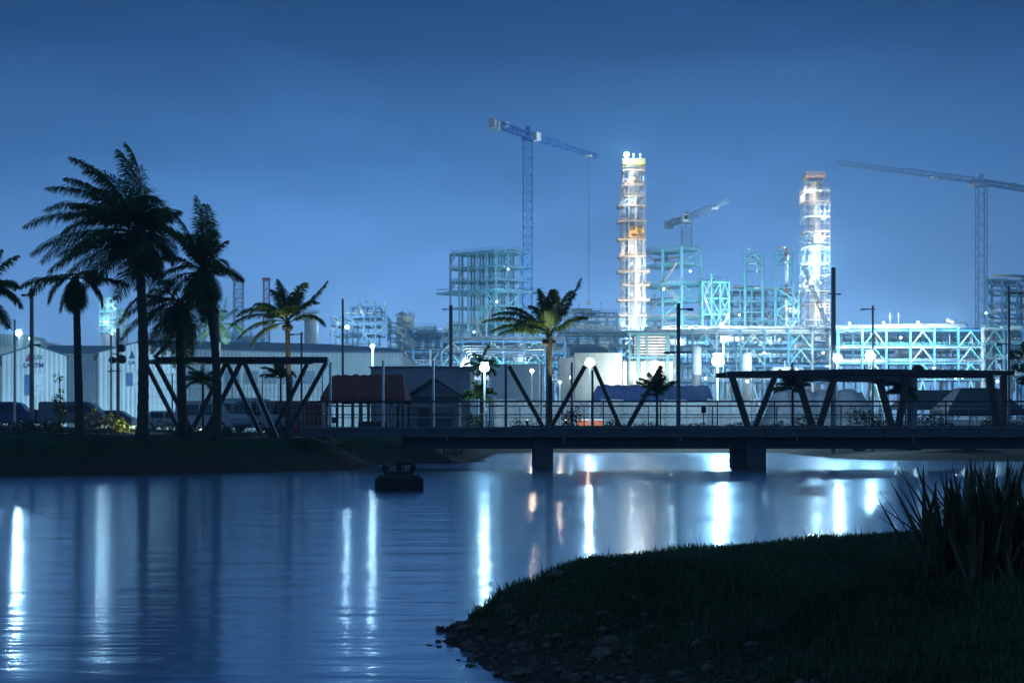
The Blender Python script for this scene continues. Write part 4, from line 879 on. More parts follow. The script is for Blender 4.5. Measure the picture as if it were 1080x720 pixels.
# ------------------------------------------------------------------ the plant
def gp(px, d): return V((PX(px, d), d, 0))
def steel_frame(name, label, O, U, nu, W, nv, levels, cw=.6, bd=.55, m=STEEL, braces=(), over=None, rails=True, top_cols=None, z0=None, group='open steel frames of the plant', seed=1, m2=None):
    """O, U, W plan vectors; levels: heights of floors; braces: (face, bay, lower level, style)"""
    rng = random.Random(seed); m2 = m2 or m; O, U, W = V(O), V(U), V(W); z0 = gz(O.x, O.y) - .3 if z0 is None else z0
    t = thing(name, label, 'steel frame', (O.x, O.y, z0), 0, group)
    ud, wd = U.normalized(), W.normalized(); top = levels[-1]
    for i in range(nu + 1):
        for j in range(nv + 1):
            p = U * (i / nu) + W * (j / nv); zt = top if not top_cols else top_cols.get((i, j), top)
            mb = MB(); mb.bar((p.x, p.y, 0), (p.x, p.y, zt - z0 + bd / 2), cw); mb.build('column', m, t)
    for L in levels:
        mb = MB(); z = L - z0
        for j in range(nv + 1):
            p = W * (j / nv); mb.bar((p.x, p.y, z), (p.x + U.x, p.y + U.y, z), cw * .6, bd)
        for i in range(nu + 1):
            p = U * (i / nu); mb.bar((p.x, p.y, z - .01), (p.x + W.x, p.y + W.y, z - .01), cw * .6, bd)
        for k in range(nu * 2):
            p = U * ((k + .5) / (nu * 2)); mb.bar((p.x, p.y, z - .05), (p.x + W.x, p.y + W.y, z - .05), .22, .3)
        if over and over[0] == L:
            e = over[1]; a = -ud * e - wd * e
            c4 = [a, U + ud * e - wd * e, U + W + (ud + wd) * e, W - ud * e + wd * e]
            for k in range(4): p, q = c4[k], c4[(k + 1) % 4]; mb.bar((p.x, p.y, z + .3), (q.x, q.y, z + .3), .3, .6); mb.bar((p.x, p.y, z + 1.6), (q.x, q.y, z + 1.6), .12, .14)
        mb.build('floor_frame', m2, t)
        if rails and rng.random() < .75:
            mb = MB(); c4 = [V((0, 0, 0)), U, U + W, W]
            for k in range(4):
                p, q = c4[k], c4[(k + 1) % 4]
                for hz in (.6, 1.15): mb.bar((p.x, p.y, z + hz), (q.x, q.y, z + hz), .09)
                for s in range(1, 12): r = p.lerp(q, s / 12); mb.bar((r.x, r.y, z), (r.x, r.y, z + 1.15), .07)
            mb.build('handrail', YELLOW if rng.random() < .25 else m2, t)
    for q, L in enumerate(levels):
        z = L - z0
        if rng.random() < .55:
            a = rng.uniform(0, .5); e = a + rng.uniform(.2, .5); A0, A1 = U * a + W * .08, U * e + W * .08; B0, B1 = U * a + W * .92, U * e + W * .92
            mb = MB(); vv = [V((p.x, p.y, z + .32)) for p in (A0, A1, B1, B0)]; vv += [p + V((0, 0, .06)) for p in vv]; mb.add(vv, [(3, 2, 1, 0), (4, 5, 6, 7), (0, 1, 5, 4), (1, 2, 6, 5), (2, 3, 7, 6), (3, 0, 4, 7)]); mb.build('floor_plate', STEELB, t)
        for k in range(rng.randint(1, 3)):
            w_ = rng.uniform(.15, .85); r = rng.choice((.12, .2, .3, .45)); a, e = sorted((rng.random(), rng.random())); p, q2 = U * a + W * w_, U * (e + .1 if e < .9 else e) + W * w_; zz = z + rng.uniform(.6, 2.2)
            pts = [(p.x, p.y, zz), (q2.x, q2.y, zz)]
            if rng.random() < .6: pts.append((q2.x + .02, q2.y, zz + rng.choice((-1, 1)) * rng.uniform(2, 4)))
            mb = MB(); mb.tube(pts, r, 8); mb.build('pipe', rng.choice((PIPEW, PIPEG, STEELB, GALV)), t, smooth=True)
        if q and nu > 1:
            zl = levels[q - 1] - z0; z0_, z1_ = min(z, zl), max(z, zl); k = int(rng.random() * nu); p0, p1 = U * ((k + .15) / nu) - wd * .9, U * ((k + .85) / nu) - wd * .9
            if q % 2: p0, p1 = p1, p0
            mb = MB(); mb.bar((p0.x, p0.y, z0_), (p1.x, p1.y, z1_), .7, .22); mb.bar((p0.x, p0.y, z0_ + 1.1), (p1.x, p1.y, z1_ + 1.1), .08); mb.build('stair', GALV, t)
    for face, bay, lv, style in braces:
        n = nu if face[0] == 'u' else nv; A, Bv = (U, W) if face[0] == 'u' else (W, U)
        off = Bv if face[1] == '1' else V((0, 0, 0)); p0 = off + A * (bay / n); p1 = off + A * ((bay + 1) / n); mid = (p0 + p1) / 2
        za, zb = levels[lv] - z0 if lv >= 0 else 0.0, levels[lv + 1] - z0
        segs = {'x': [((p0, za), (p1, zb)), ((p1, za), (p0, zb))], 'v': [((p0, za), (mid, zb)), ((p1, za), (mid, zb))], '/': [((p0, za), (p1, zb))], '\\': [((p1, za), (p0, zb))]}[style]
        for (a, z1), (c, z2) in segs:
            mb = MB(); mb.bar((a.x, a.y, z1), (c.x, c.y, z2), .34); mb.build('brace', STEEL2, t)
    return t
def Z(py, d=400): return PZ(py, d)

# big frame at left (corner towards us)
O = gp(523, 400); steel_frame('steel_frame', 'tall open steel frame under the flat-top crane, left of the plant', O, gp(475, 410) - O, 5, gp(561, 406) - O, 3,
    [Z(y) for y in (372, 357, 340, 322, 307, 294, 280, 264)], .62, .6, STEEL, [('u0', 0, 3, 'x'), ('u0', 3, 4, '\\'), ('w0', 1, 3, '/'), ('u0', 2, 0, 'v'), ('w0', 0, 0, 'v'), ('u0', 4, 1, 'x'), ('w0', 2, 5, '/'), ('u1', 2, 6, '/'), ('u0', 1, 2, 'v'), ('w0', 0, 2, 'x')], (Z(307), 2.6), seed=2)
# frame right of the white column
O = gp(719, 400); steel_frame('steel_frame', 'tall frame with an open top storey right of the white column', O, gp(679, 410) - O, 2, gp(739, 405) - O, 1,
    [Z(y) for y in (365, 350, 334, 316, 299, 277, 261)], .8, .8, STEEL, [('u0', 0, 3, '/'), ('u0', 1, 3, '\\'), ('u0', 0, 2, '\\'), ('u0', 1, 1, '/'), ('w0', 0, 3, 'x'), ('w0', 0, 1, 'x'), ('w0', 0, 5, '/')], (Z(299), 2.2), seed=3)
O = gp(741, 396); steel_frame('steel_frame', 'cross-braced green frame in the middle of the plant', O, gp(769, 397) - O, 3, gp(738, 410) - O, 1,
    [Z(y) for y in (366, 350, 333, 316, 299)], .45, .5, STEEL2, [('u0', i, j, s) for (i, j, s) in ((0, 0, 'x'), (1, 1, 'x'), (2, 2, 'x'), (0, 3, 'x'), (2, 3, 'v'), (1, 3, '/'), (0, 2, '/'), (2, 0, 'x'), (1, 2, '\\'))], seed=4, top_cols={(1, 0): Z(291), (2, 1): Z(294)})
O = gp(768, 402); steel_frame('steel_frame', 'dense lower frame carrying two pairs of tall posts', O, gp(842, 402) - O, 6, gp(772, 418) - O, 1,
    [Z(y) for y in (366, 350, 338, 328, 317, 305)], .5, .5, STEEL, [('u0', 0, 1, 'v'), ('u0', 3, 2, '/'), ('u0', 5, 3, '\\'), ('u0', 4, 1, 'v'), ('u0', 2, 0, 'x')], seed=5, top_cols={(0, 0): Z(291)})
O = gp(785.5, 398); steel_frame('steel_frame', 'narrow twin-post frame with a small ladder head near the plant centre', O, gp(804, 398) - O, 1, gp(786.5, 405) - O, 1, [Z(y) for y in (330, 305, 284, 276, 269)], .7, .35, STEEL, [('u0', 0, 3, 'v')], rails=False, seed=6)
O = gp(817.5, 398); steel_frame('steel_frame', 'narrow twin-post frame enclosing the red and white stack', O, gp(836.5, 398) - O, 1, gp(818, 406) - O, 1, [Z(y) for y in (345, 330, 316, 304, 276, 266)], .7, .35, STEEL, [('u0', 0, 2, '\\'), ('u0', 0, 1, '/'), ('u0', 0, 0, '\\')], rails=False, seed=7)
# right edge frame and left distant frames
O = gp(1041, 430); steel_frame('steel_frame', 'bluish frame at the right photo edge behind the farthest crane', O, gp(1105, 436) - O, 4, gp(1046, 446) - O, 1, [Z(y, 430) for y in (370, 350, 340, 331, 320, 306, 295)], .7, .5, STEELB, [('u0', 1, 0, 'v'), ('u0', 3, 0, 'v')], seed=8)
O = gp(348, 420); steel_frame('steel_frame', 'open frame with a smaller upper cage above the hangar roof', O, gp(408, 420) - O, 5, gp(354, 434) - O, 1, [Z(y, 420) for y in (366, 352, 342, 334)], .42, .4, STEELB, [('u0', 1, 0, 'x'), ('u0', 2, 0, '/'), ('u0', 3, 0, '\\'), ('u0', 4, 1, '/')], seed=9)
O = gp(370, 422); steel_frame('steel_frame', 'small roof cage on top of the open frame above the hangar', O, gp(401, 422) - O, 4, gp(372, 430) - O, 1, [Z(334.5, 422), Z(323, 422)], .4, .3, STEELB, rails=False, z0=Z(334, 422), seed=10)
for (a, c, yt, d, lab, s) in ((408, 459, 345, 430, 'wide bluish pipe frame between hangar and the big left frame', 11), (430, 472, 352, 390, 'lower bluish frame behind the dark light pole', 12), (596, 650, 330, 420, 'pale frame with tall posts left of the white column', 13), (655, 682, 352, 385, 'low bright frame wrapped round the white column foot', 14)):
    O = gp(a, d); n = max(2, (c - a) // 10); steel_frame('steel_frame', lab, O, gp(c, d) - O, n, gp(a + 3, d + 14) - O, 1, [Z(y, d) for y in range(375, yt - 1, -9)][:6] + [Z(yt, d)], .4, .4, STEELB, [('u0', k % n, k % 3, 'xv/'[k % 3]) for k in range(n)], seed=s)

# pipe racks
BRACEP = mat('pale_green_brace_paint', (.30, .42, .36), .5, 0, .2, .4)
FIREP = mat('fireproofed_column', (.30, .31, .31), .8, 0, .25, .6)
def pipe_rack(label, a, c, d, dep, ys, bays, seed, m=STEEL, npipe=8, vbr=True):
    rng = random.Random(seed); xa, xc = PX(a, d), PX(c, d); z0 = gz(xa, d) - .2; t = thing('pipe_rack', label, 'pipe rack', (xa, d, z0), 0, 'pipe racks of the plant'); L = xc - xa
    lv = [PZ(y, d) - z0 for y in ys]; top = max(lv)
    for i in range(bays + 1):
        for y in (0, dep):
            mb = MB(); mb.bar((L * i / bays, y, 0), (L * i / bays, y, top + .8), .55 if y == 0 else .45); mb.build('column', m if rng.random() < .6 else STEELB if rng.random() < .6 else FIREP, t)
    for z in lv:
        mb = MB()
        for y in (0, dep): mb.bar((0, y, z), (L, y, z), .3, .45)
        for i in range(bays * 2 + 1): mb.bar((L * i / (bays * 2), 0, z - .02), (L * i / (bays * 2), dep, z - .02), .26, .36)
        mb.build('beam_frame', rng.choice((m, m, STEELB, PIPEG)), t)
        for k in range(npipe):
            r = rng.choice((.14, .18, .25, .38, .5)); y = .5 + (dep - 1) * (k + rng.uniform(.2, .8)) / npipe; s = rng.uniform(0, .35) * L if rng.random() < .5 else 0; e = L - (rng.uniform(0, .35) * L if rng.random() < .5 else 0)
            pts = [(s, y, z + .25 + r), (e, y, z + .25 + r)]
            if rng.random() < .45: pts.append((e + .01, y, z + .25 + r + rng.choice((-1, 1)) * rng.uniform(2, 4)))
            mb = MB(); mb.tube(pts, r, 8); mb.build('pipe', rng.choice((PIPEW, PIPEG, PIPEW, STEELB)), t, smooth=True)
        if rng.random() < .7:
            mb = MB()
            for hz in (.6, 1.15): mb.bar((0, -.5, z + hz), (L, -.5, z + hz), .08)
            for s in range(bays * 5 + 1): mb.bar((L * s / (bays * 5), -.5, z - .2), (L * s / (bays * 5), -.5, z + 1.15), .07)
            mb.build('handrail', rng.choice((GALV, STEEL2, GALV)), t)
    if vbr:
        for i in range(bays):
            if (i + seed) % 2: continue
            for k in range(len(lv)):
                za = lv[k - 1] if k else 0.2; x0, x1 = L * i / bays, L * (i + 1) / bays; xm = (x0 + x1) / 2
                for q in (x0, x1):
                    mb = MB(); mb.bar((q, -.28, za), (xm, -.28, lv[k] - .25), .30); mb.build('brace', rng.choice((STEEL2, BRACEP)), t)
    # cross-over pipes and instrument drops
    for k in range(bays * 3):
        x = rng.uniform(0, L); z1 = rng.uniform(0, top * .6); z2 = z1 + rng.uniform(2, 7); y = rng.choice((-.6, dep * .4, dep + .5))
        mb = MB(); mb.tube([(x, y, z1), (x, y, z2), (x + rng.uniform(-3, 3), y, z2 + .01)], rng.choice((.12, .2, .3)), 7); mb.build('riser_pipe', rng.choice((PIPEW, GALV, PIPEG)), t, smooth=True)
    return t
pipe_rack('right-hand pipe rack with inverted V braces below the long white duct', 884, 1036, 340, 9, (400, 383, 366, 348.5), 6, 1)
pipe_rack('pipe rack at the right edge behind the light pole', 1038, 1100, 345, 9, (395, 378, 362, 347), 3, 2)
pipe_rack('central pipe rack behind the largest flood lamp', 680, 882, 352, 10, (402, 386, 368, 351), 8, 4)
pipe_rack('pipe rack across the foot of the white column', 590, 692, 366, 9, (400, 384, 366, 352), 5, 6)
pipe_rack('pipe rack below the big left frame with looped pipes', 466, 596, 345, 10, (400, 386, 372, 360), 6, 8, STEELB)
pipe_rack('low far pipe rack between the hangar and the big left frame', 418, 472, 370, 9, (398, 384, 371), 3, 10, STEELB)
pipe_rack('second row pipe rack seen behind the central rack', 700, 880, 385, 9, (376, 362, 348), 8, 12, STEELB)

pipe_rack('far second row rack seen through the right-hand pipe rack', 890, 1100, 378, 10, (392, 380, 370, 360, 351), 11, 13, STEELB, 6)
pipe_rack('far second row rack seen through the big left frame foot', 470, 600, 425, 10, (388, 378, 368, 358, 348), 8, 15, STEELB, 6)
pipe_rack('third row rack of close pipes behind the central racks', 600, 880, 420, 10, (384, 374, 364, 355, 345), 12, 17, STEELB, 6)
# expansion loop pipes near the dark light pole
d = 330; t = thing('looped_pipe', 'bank of bright bent pipes right of the dark light pole', 'pipe', (PX(500, d), d, 6), 0)
for k in range(5):
    z = PZ(364.5 + k * 2.6, d); xa, xb = PX(486 + k * 2.2, d), PX(575, d); mb = MB(); mb.tube([(xa, d + k * .5, 5), (xa, d + k * .5, z - .8), (xa + .25, d + k * .5, z - .2), (xa + .9, d + k * .5, z), (xb, d + k * .5, z)], .17, 8); mb.build('pipe', PIPEW, t, world=True, smooth=True)
# long white duct on the right rack
d = 343; t = thing('long_duct', 'long bright white duct lying along the top of the right-hand rack', 'duct', (PX(950, d), d, PZ(346, d)))
mb = MB(); mb.tube([(PX(880, d) , d + 2, PZ(346, d)), (PX(1020, d), d + 2, PZ(343.5, d))], 1.0, 16); mb.build('shell', PIPEW, t, world=True, smooth=True)
for px in (905, 932, 952, 976, 1000): 
    mb = MB(); c = V((PX(px, d), d + 2, PZ(346 - (px - 880) * .018, d))); mb.tube([c - V((.2, 0, 0)), c + V((.2, 0, 0))], 1.06, 14); mb.build('ring_flange', GALV, t, world=True)
mb = MB(); c = V((PX(1020, d), d + 2, PZ(343.5, d))); mb.tube([c, c + V((.9, 0, 0))], [1.03, .6], 14); mb.build('end_cap', STEELB, t, world=True)
for (a, yy, lab) in ((941, 336, 'small vent stack standing on the white duct, left one'), (950, 337, 'small vent stack standing on the white duct, right one')):
    x = PX(a, d); mb = MB(); mb.tube([(0, 0, 0), (0, 0, 3.0)], .12, 8); mb.bar((-.5, 0, 2.1), (.5, 0, 2.1), .1); o = mb.build('vent_pipe', GALV); o.location = (x, d + 2, PZ(345, d) + .9); tag(o, lab, 'vent', 'vents on the white duct')
# pressure vessels and drums among the racks
VS = [(625, 372, 362, 5.5, 1.3, 'h', 'white horizontal drum under the white column pipe rack'), (830, 392, 345, 6, 1.5, 'h', 'white horizontal drum above the second right pergola struts'), (855, 366, 372, 7, 1.2, 'h', 'pale horizontal drum at the scaffolded column foot'),
      (705, 362, 375, 8, 1.4, 'h', 'bright horizontal drum right of the white column foot'), (775, 356, 378, 5, 1.1, 'h', 'small horizontal drum right of the largest flood lamp'), (965, 372, 348, 8, 1.0, 'h', 'long pale drum inside the right-hand rack'), (803, 352, 390, 7, 1.2, 'h', 'white drum on the second row rack'),
      (548, 392, 350, 9, 1.8, 'v', 'short upright vessel below the big left frame'), (430, 385, 380, 9, 1.6, 'v', 'short upright vessel behind the grey building'), (690, 392, 340, 8, 1.3, 'v', 'upright vessel behind the middle light pole'), (737, 390, 338, 7, 1.1, 'v', 'slim upright vessel left of the largest flood lamp'), (790, 393, 335, 6, 1.2, 'v', 'upright vessel just right of the largest flood lamp')]
for (px, py, d, L, r, o_, lab) in VS:
    x, z = PX(px, d), PZ(py, d); t = thing('pressure_vessel', lab, 'vessel', (x, d + 3, z - r), 0, 'vessels among the racks'); mb = MB()
    if o_ == 'h':
        mb.tube([(-L / 2 - r * .5, 0, r), (-L / 2 - r * .3, 0, r), (-L / 2, 0, r), (L / 2, 0, r), (L / 2 + r * .3, 0, r), (L / 2 + r * .5, 0, r)], [r * .2, r * .75, r, r, r * .75, r * .2], 16); mb.build('shell', PIPEW, t, smooth=True)
        for sx in (-L * .3, L * .3): mb = MB(); mb.box((sx, 0, -.5), (.4, r * 1.5, 1.4)); mb.build('saddle', STEEL, t)
    else:
        mb.tube([(0, 0, 0), (0, 0, L), (0, 0, L + r * .35), (0, 0, L + r * .5)], [r, r, r * .7, r * .15], 16); mb.build('shell', PIPEW, t, smooth=True)
        mb = MB(); mb.tube([(0, 0, -z + r + 5), (0, 0, .02)], r * 1.03, 16); mb.build('skirt', CONC, t)
    mb = MB(); mb.tube([(0, 0, 2 * r - .1 if o_ == 'h' else L), (0, 0, (2 * r if o_ == 'h' else L) + 1.6)], .22, 8); mb.build('nozzle', PIPEG, t)
# pale process buildings glowing in the middle
PBW = mat('pale_blue_panel_wall', (.26, .36, .40), .5, .05, .15, .5)
d = 305; t = thing('process_building', 'bright pale clad building between the slanted struts', 'building', (PX(632, d), d, 5)); mb = MB()
mb.box(((PX(606, d) + PX(656, d)) / 2, d + 6, (PZ(372, d) + 5) / 2), (PX(656, d) - PX(606, d), 12, PZ(372, d) - 5)); mb.build('wall', PBW, t, world=True)
mb = MB(); mb.box(((PX(590, d) + PX(605.5, d)) / 2, d + 5, (PZ(377, d) + 5) / 2), (PX(605.5, d) - PX(590, d), 10, PZ(377, d) - 5)); mb.build('annex', PBW, t, world=True)
mb = MB(); mb.box(((PX(600, d) + PX(645, d)) / 2, d + 9, PZ(371.5, d) + 1.1), (PX(643, d) - PX(602, d), 8, 2.2)); mb.build('roof_plant', PBW, t, world=True)
mb = MB(); mb.box((PX(612, d), d - .05, 7.2), (2.2, .1, 3.4)); mb.build('door', PIPEG, t, world=True)
d = 310; t = thing('louvre_tower', 'bright louvred structure with horizontal slats right of the pale building', 'structure', (PX(685, d), d, 5))
for px in (664, 673, 682, 704, 712):
    mb = MB(); mb.bar((PX(px, d), d, 5), (PX(px, d), d, PZ(352, d)), .8 if px in (673, 704) else .35); mb.build('column', STEEL, t, world=True)
for py in (377, 352):
    mb = MB(); mb.bar((PX(662, d), d, PZ(py, d)), (PX(716, d), d, PZ(py, d)), .5, .55); mb.build('beam', STEEL, t, world=True)
for k in range(7):
    mb = MB(); z = PZ(355 + k * 3, d); mb.box((PX(688, d), d + 1.2, z), (PX(703, d) - PX(665, d), 1.3, .28)); mb.build('slat', PIPEW, t, world=True)
mb = MB(); mb.box((PX(685, d), d + 5, (PZ(380, d) + 5) / 2), (PX(711, d) - PX(657, d), 4, PZ(380, d) - 5)); mb.build('wall', CLAD, t, world=True)
d = 300; t = thing('white_shed', 'low white shed right of the bright left flood lamp', 'shed', (PX(545, d), d, 5)); mb = MB()
mb.box((PX(545, d), d + 4, (PZ(385, d) + 5) / 2), (PX(574, d) - PX(516, d), 8, PZ(385, d) - 5)); mb.build('wall', CLAD, t, world=True); mb = MB(); mb.box((PX(545, d), d + 4, PZ(384.4, d)), (PX(575, d) - PX(515, d), 8.6, .25)); mb.build('roof', PIPEG, t, world=True)
for px in (528, 558):
    mb = MB(); mb.box((PX(px, d), d - .05, 7.4), (2.6, .1, 3.6)); mb.build('roller_door', PIPEG, t, world=True)

# columns with scaffolds
def rect_scaffold(mb, cx, cy, w, dpt, z0, z1, dz, nb, r=.055):
    xs = [-w / 2 + w * i / nb for i in range(nb + 1)]; ys = [-dpt / 2, dpt / 2, -dpt / 2 + dpt / 2]
    z = z0
    for x in xs:
        for y in (-dpt / 2, dpt / 2): mb.bar((cx + x, cy + y, z0), (cx + x, cy + y, z1 + rnd(-.5, 1.2)), r * 2)
    for y in (-dpt / 4, 0, dpt / 4):
        for x in (-w / 2, w / 2): mb.bar((cx + x, cy + y, z0), (cx + x, cy + y, z1), r * 2)
    while z < z1:
        for y in (-dpt / 2, dpt / 2): mb.bar((cx - w / 2 - .5, cy + y, z), (cx + w / 2 + .5, cy + y, z), r * 2)
        for x in (-w / 2, w / 2): mb.bar((cx + x, cy - dpt / 2 - .5, z), (cx + x, cy + dpt / 2 + .5, z), r * 2)
        z += dz
def diag(mb, cx, y, w, z0, z1, dz):
    z = z0; k = 0
    while z + dz < z1:
        a, b = (-w / 2, w / 2) if k % 2 else (w / 2, -w / 2); mb.bar((cx + a, y, z), (cx + b, y, z + dz), .1); z += dz; k += 1
def boards(mb, cx, cy, w, dpt, z, inner):
    t = (w - inner) / 2
    for sx in (-1, 1): mb.box((cx + sx * (w / 2 - t / 2), cy, z), (t, dpt, .12))
    for sy in (-1, 1): mb.box((cx, cy + sy * (dpt / 2 - t / 2), z), (inner - .01, t, .12))
def toe(mb, cx, cy, w, dpt, z, h=1.0, r=.06):
    for hz in (.15, h * .55, h):
        for sy in (-1, 1): mb.bar((cx - w / 2, cy + sy * dpt / 2, z + hz), (cx + w / 2, cy + sy * dpt / 2, z + hz), r if hz > .2 else .08, r if hz > .2 else .3)
        for sx in (-1, 1): mb.bar((cx + sx * w / 2, cy - dpt / 2, z + hz), (cx + sx * w / 2, cy + dpt / 2, z + hz), r if hz > .2 else .08, r if hz > .2 else .3)
    for i in range(8):
        x = -w / 2 + w * i / 7
        for sy in (-1, 1): mb.bar((cx + x, cy + sy * dpt / 2, z), (cx + x, cy + sy * dpt / 2, z + h), r)
d = 400; cx = PX(668, d); zb = 5; t = thing('process_column', 'tall floodlit white column with orange platforms and a lit top', 'column', (cx, d, zb))
mb = MB(); z_ = lambda py: PZ(py, d)
mb.tube([(cx, d, zb), (cx, d, z_(235)), (cx, d, z_(234)), (cx, d, z_(181)), (cx, d, z_(177)), (cx, d, z_(175.5))], [2.35, 2.35, 2.15, 2.05, 1.9, 1.2], 24); mb.build('shell', SHELL, t, world=True, smooth=False)
mb = MB(); mb.tube([(cx - 1.6, d - 2.6, zb), (cx - 1.6, d - 2.6, z_(190))], .22, 8); mb.tube([(cx + .5, d - 2.75, zb), (cx + .5, d - 2.75, z_(205))], .32, 8); mb.tube([(cx + 2.9, d - .8, zb), (cx + 2.9, d - .8, z_(186))], .2, 8); mb.build('riser_pipe', PIPEW, t, world=True)
mb = MB(); rect_scaffold(mb, cx - 2.6, d, 2.4, 4.6, z_(345), z_(196), 2.0, 2, .045); mb.build('ladder_tower', GALV, t, world=True)
mb = MB(); rect_scaffold(mb, cx + .1, d, 6.4, 6.4, z_(345), z_(186), 2.0, 4, .05); diag(mb, cx + .1, d - 3.3, 6.4, z_(345), z_(186), 4.0); mb.build('scaffold', GALV, t, world=True)
mb = MB(); mb.tube([(cx - 4.4, d - 1, z_(232)), (cx - 4.1, d - 1, z_(224)), (cx - 4.4, d - 1, z_(218))], .14, 6); mb.build('goose_neck_pipe', PIPEW, t, world=True)
for py, xl, xr in ((182, 656, 679), (197, 657, 677), (209, 657, 678), (219, 651, 680), (235, 651, 681), (254, 651, 680), (272, 652, 680), (288, 651, 684), (302, 655, 684), (318, 651, 684), (334, 652, 682)):
    w = PX(xr, d) - PX(xl, d); c = (PX(xl, d) + PX(xr, d)) / 2; z = z_(py)
    mb = MB(); boards(mb, c, d, w, 6.6, z, min(w, 6.6) - 1.6); toe(mb, c, d, w, 6.6, z); 
    mb.build('platform', RUST, t, world=True)
mb = MB(); toe(mb, cx, d, 6.4, 6.0, z_(174.5), 1.3, .16); boards(mb, cx, d, 6.6, 6.2, z_(175), 4.2); mb.build('crown_rail', YELLOW, t, world=True)
for px, m_ in ((660, LENS), (674.3, LENSD), (667.3, LENSD)):
    x = PX(px, d); mb = MB(); mb.tube([(x, d - 2.5, z_(174)), (x, d - 2.5, z_(166))], .08, 6); mb.build('lamp_stem', GALV, t, world=True)
    mb = MB(); mb.ball((x, d - 2.6, z_(165)), .75 if m_ is LENS else .28, 12, 8); mb.build('lens', m_, t, world=True)
point((PX(660, d), d - 5, z_(166)), 30000, t, COLDW, .3)
for py in (345, 312, 280, 262, 214, 190):
    mb = MB(); mb.ball((PX(665, d), d - 4.2, z_(py)), .22, 8, 6); mb.build('platform_lamp', LENSD, t, world=True); point((PX(664 if py % 4 else 675, d), d - 6.5, z_(py)), 3400, t, (1.0, .80, .52) if py in (312, 262, 190) else (.75, .9, 1.0), .3)
# banner on the column
bx0, bx1 = PX(662.8, d), PX(678, d); t = thing('banner', 'orange banner with dark lettering tied to the white column', 'banner', ((bx0 + bx1) / 2, d - 3.5, z_(246)))
mb = MB(); n = 10; W_ = bx1 - bx0; Hb = z_(240.5) - z_(252)
vs = []; 
for i in range(n + 1):
    x = -W_ / 2 + W_ * i / n
    for zz in (-Hb / 2, Hb / 2): vs += [(x, .06 * math.sin(i * 1.1), zz), (x, .06 * math.sin(i * 1.1) + .03, zz)]
fs = []
for i in range(n): o = 4 * i; fs += [(o, o + 4, o + 6, o + 2), (o + 1, o + 3, o + 7, o + 5), (o + 2, o + 6, o + 7, o + 3), (o, o + 1, o + 5, o + 4)]
mb.add(vs, fs); mb.build('cloth', BANNER, t)
text('DF FIT', 1.4, (t.location.x, d - 3.62, z_(242.9)), BLACK, t); text('TRN', .75, (t.location.x + .8, d - 3.62, z_(246.6)), BLACK, t); text('AM.CO', 1.25, (t.location.x + .2, d - 3.62, z_(250)), BLACK, t)
# scaffolded column
d = 410; cx = PX(859, d); t = thing('process_column', 'fully scaffolded column with a brilliant lamp halfway up', 'column', (cx, d, zb))
mb = MB(); mb.tube([(cx, d, zb), (cx, d, z_(196)), (cx, d, z_(192)), (cx, d, z_(191))], [1.9, 1.8, 1.5, .8], 24); mb.build('shell', SHELL, t, world=True)
mb = MB(); rect_scaffold(mb, cx, d, 7.6, 7.6, zb, PZ(198, d), 1.95, 5, .06); diag(mb, cx, d - 3.9, 7.6, zb, PZ(198, d), 3.9); mb.build('scaffold', GALV, t, world=True)
mb = MB(); rect_scaffold(mb, cx - .3, d, 5.2, 5.2, PZ(199, d), PZ(190, d), 1.5, 3, .06); mb.build('upper_scaffold', GALV, t, world=True)
for py in (352, 338, 322, 308, 292, 280, 262, 246, 230, 214, 203):
    mb = MB(); boards(mb, cx, d, 7.8, 7.8, PZ(py, d), 5.4); mb.build('platform', RUST if py in (246, 322, 214) else PIPEW, t, world=True)
mb = MB(); toe(mb, cx - .3, d, 5.8, 5.8, PZ(188, d), 1.3, .14); boards(mb, cx - .3, d, 6, 6, PZ(188.4, d), 4.4); mb.build('crown_rail', RUST, t, world=True)
for px in (849, 859.5, 869):
    mb = MB(); mb.bar((PX(px, d), d - 2, PZ(189, d)), (PX(px, d), d - 2, PZ(179, d) if px < 865 else PZ(184, d)), .12); mb.build('mast_tube', GALV, t, world=True)
mb = MB(); mb.box((cx + .3, d - 4.2, PZ(254, d)), (2.6, .1, 2.2)); mb.build('sign_board', CONCW, t, world=True)
text('VC T', .95, (cx + .3, d - 4.28, PZ(253.6, d)), BLACK, t)
mb = MB(); mb.ball((cx - .2, d - 4.6, PZ(276, d)), 1.0, 14, 10); mb.build('lens', LENS, t, world=True)
mb = MB(); mb.box((cx - .2, d - 4.0, PZ(272.2, d)), (2.0, .6, .4)); mb.build('lamp_housing', GALV, t, world=True)
point((cx - .2, d - 7, PZ(276, d)), 55000, t, COLDW, .4)
for py in (350, 325, 300, 250, 226, 204):
    mb = MB(); mb.ball((cx + .8, d - 4.6, PZ(py, d)), .22, 8, 6); mb.build('platform_lamp', LENSD, t, world=True); point((cx + (2.5 if py % 4 else -2.5), d - 6.5, PZ(py, d)), 6000, t, (1.0, .82, .58) if py in (325, 250, 204) else (.7, .88, 1.0), .3)
t = thing('hoist_boom', 'dark lattice boom leaning against the scaffolded column', 'boom', (PX(875, d), d - 8, 5))
mb = MB(); mb.lattice((PX(876, d - 8), d - 8, PZ(352, d - 8)), (PX(848, d - 6), d - 6, PZ(281, d - 6)), .9, 24, .14, .09); mb.build('lattice', DARKST, t, world=True)
mb = MB(); mb.bar((PX(876, d - 8), d - 8, 5), (PX(876, d - 8), d - 8, PZ(352, d - 8)), 1.0); mb.build('base_post', STEELB, t, world=True)
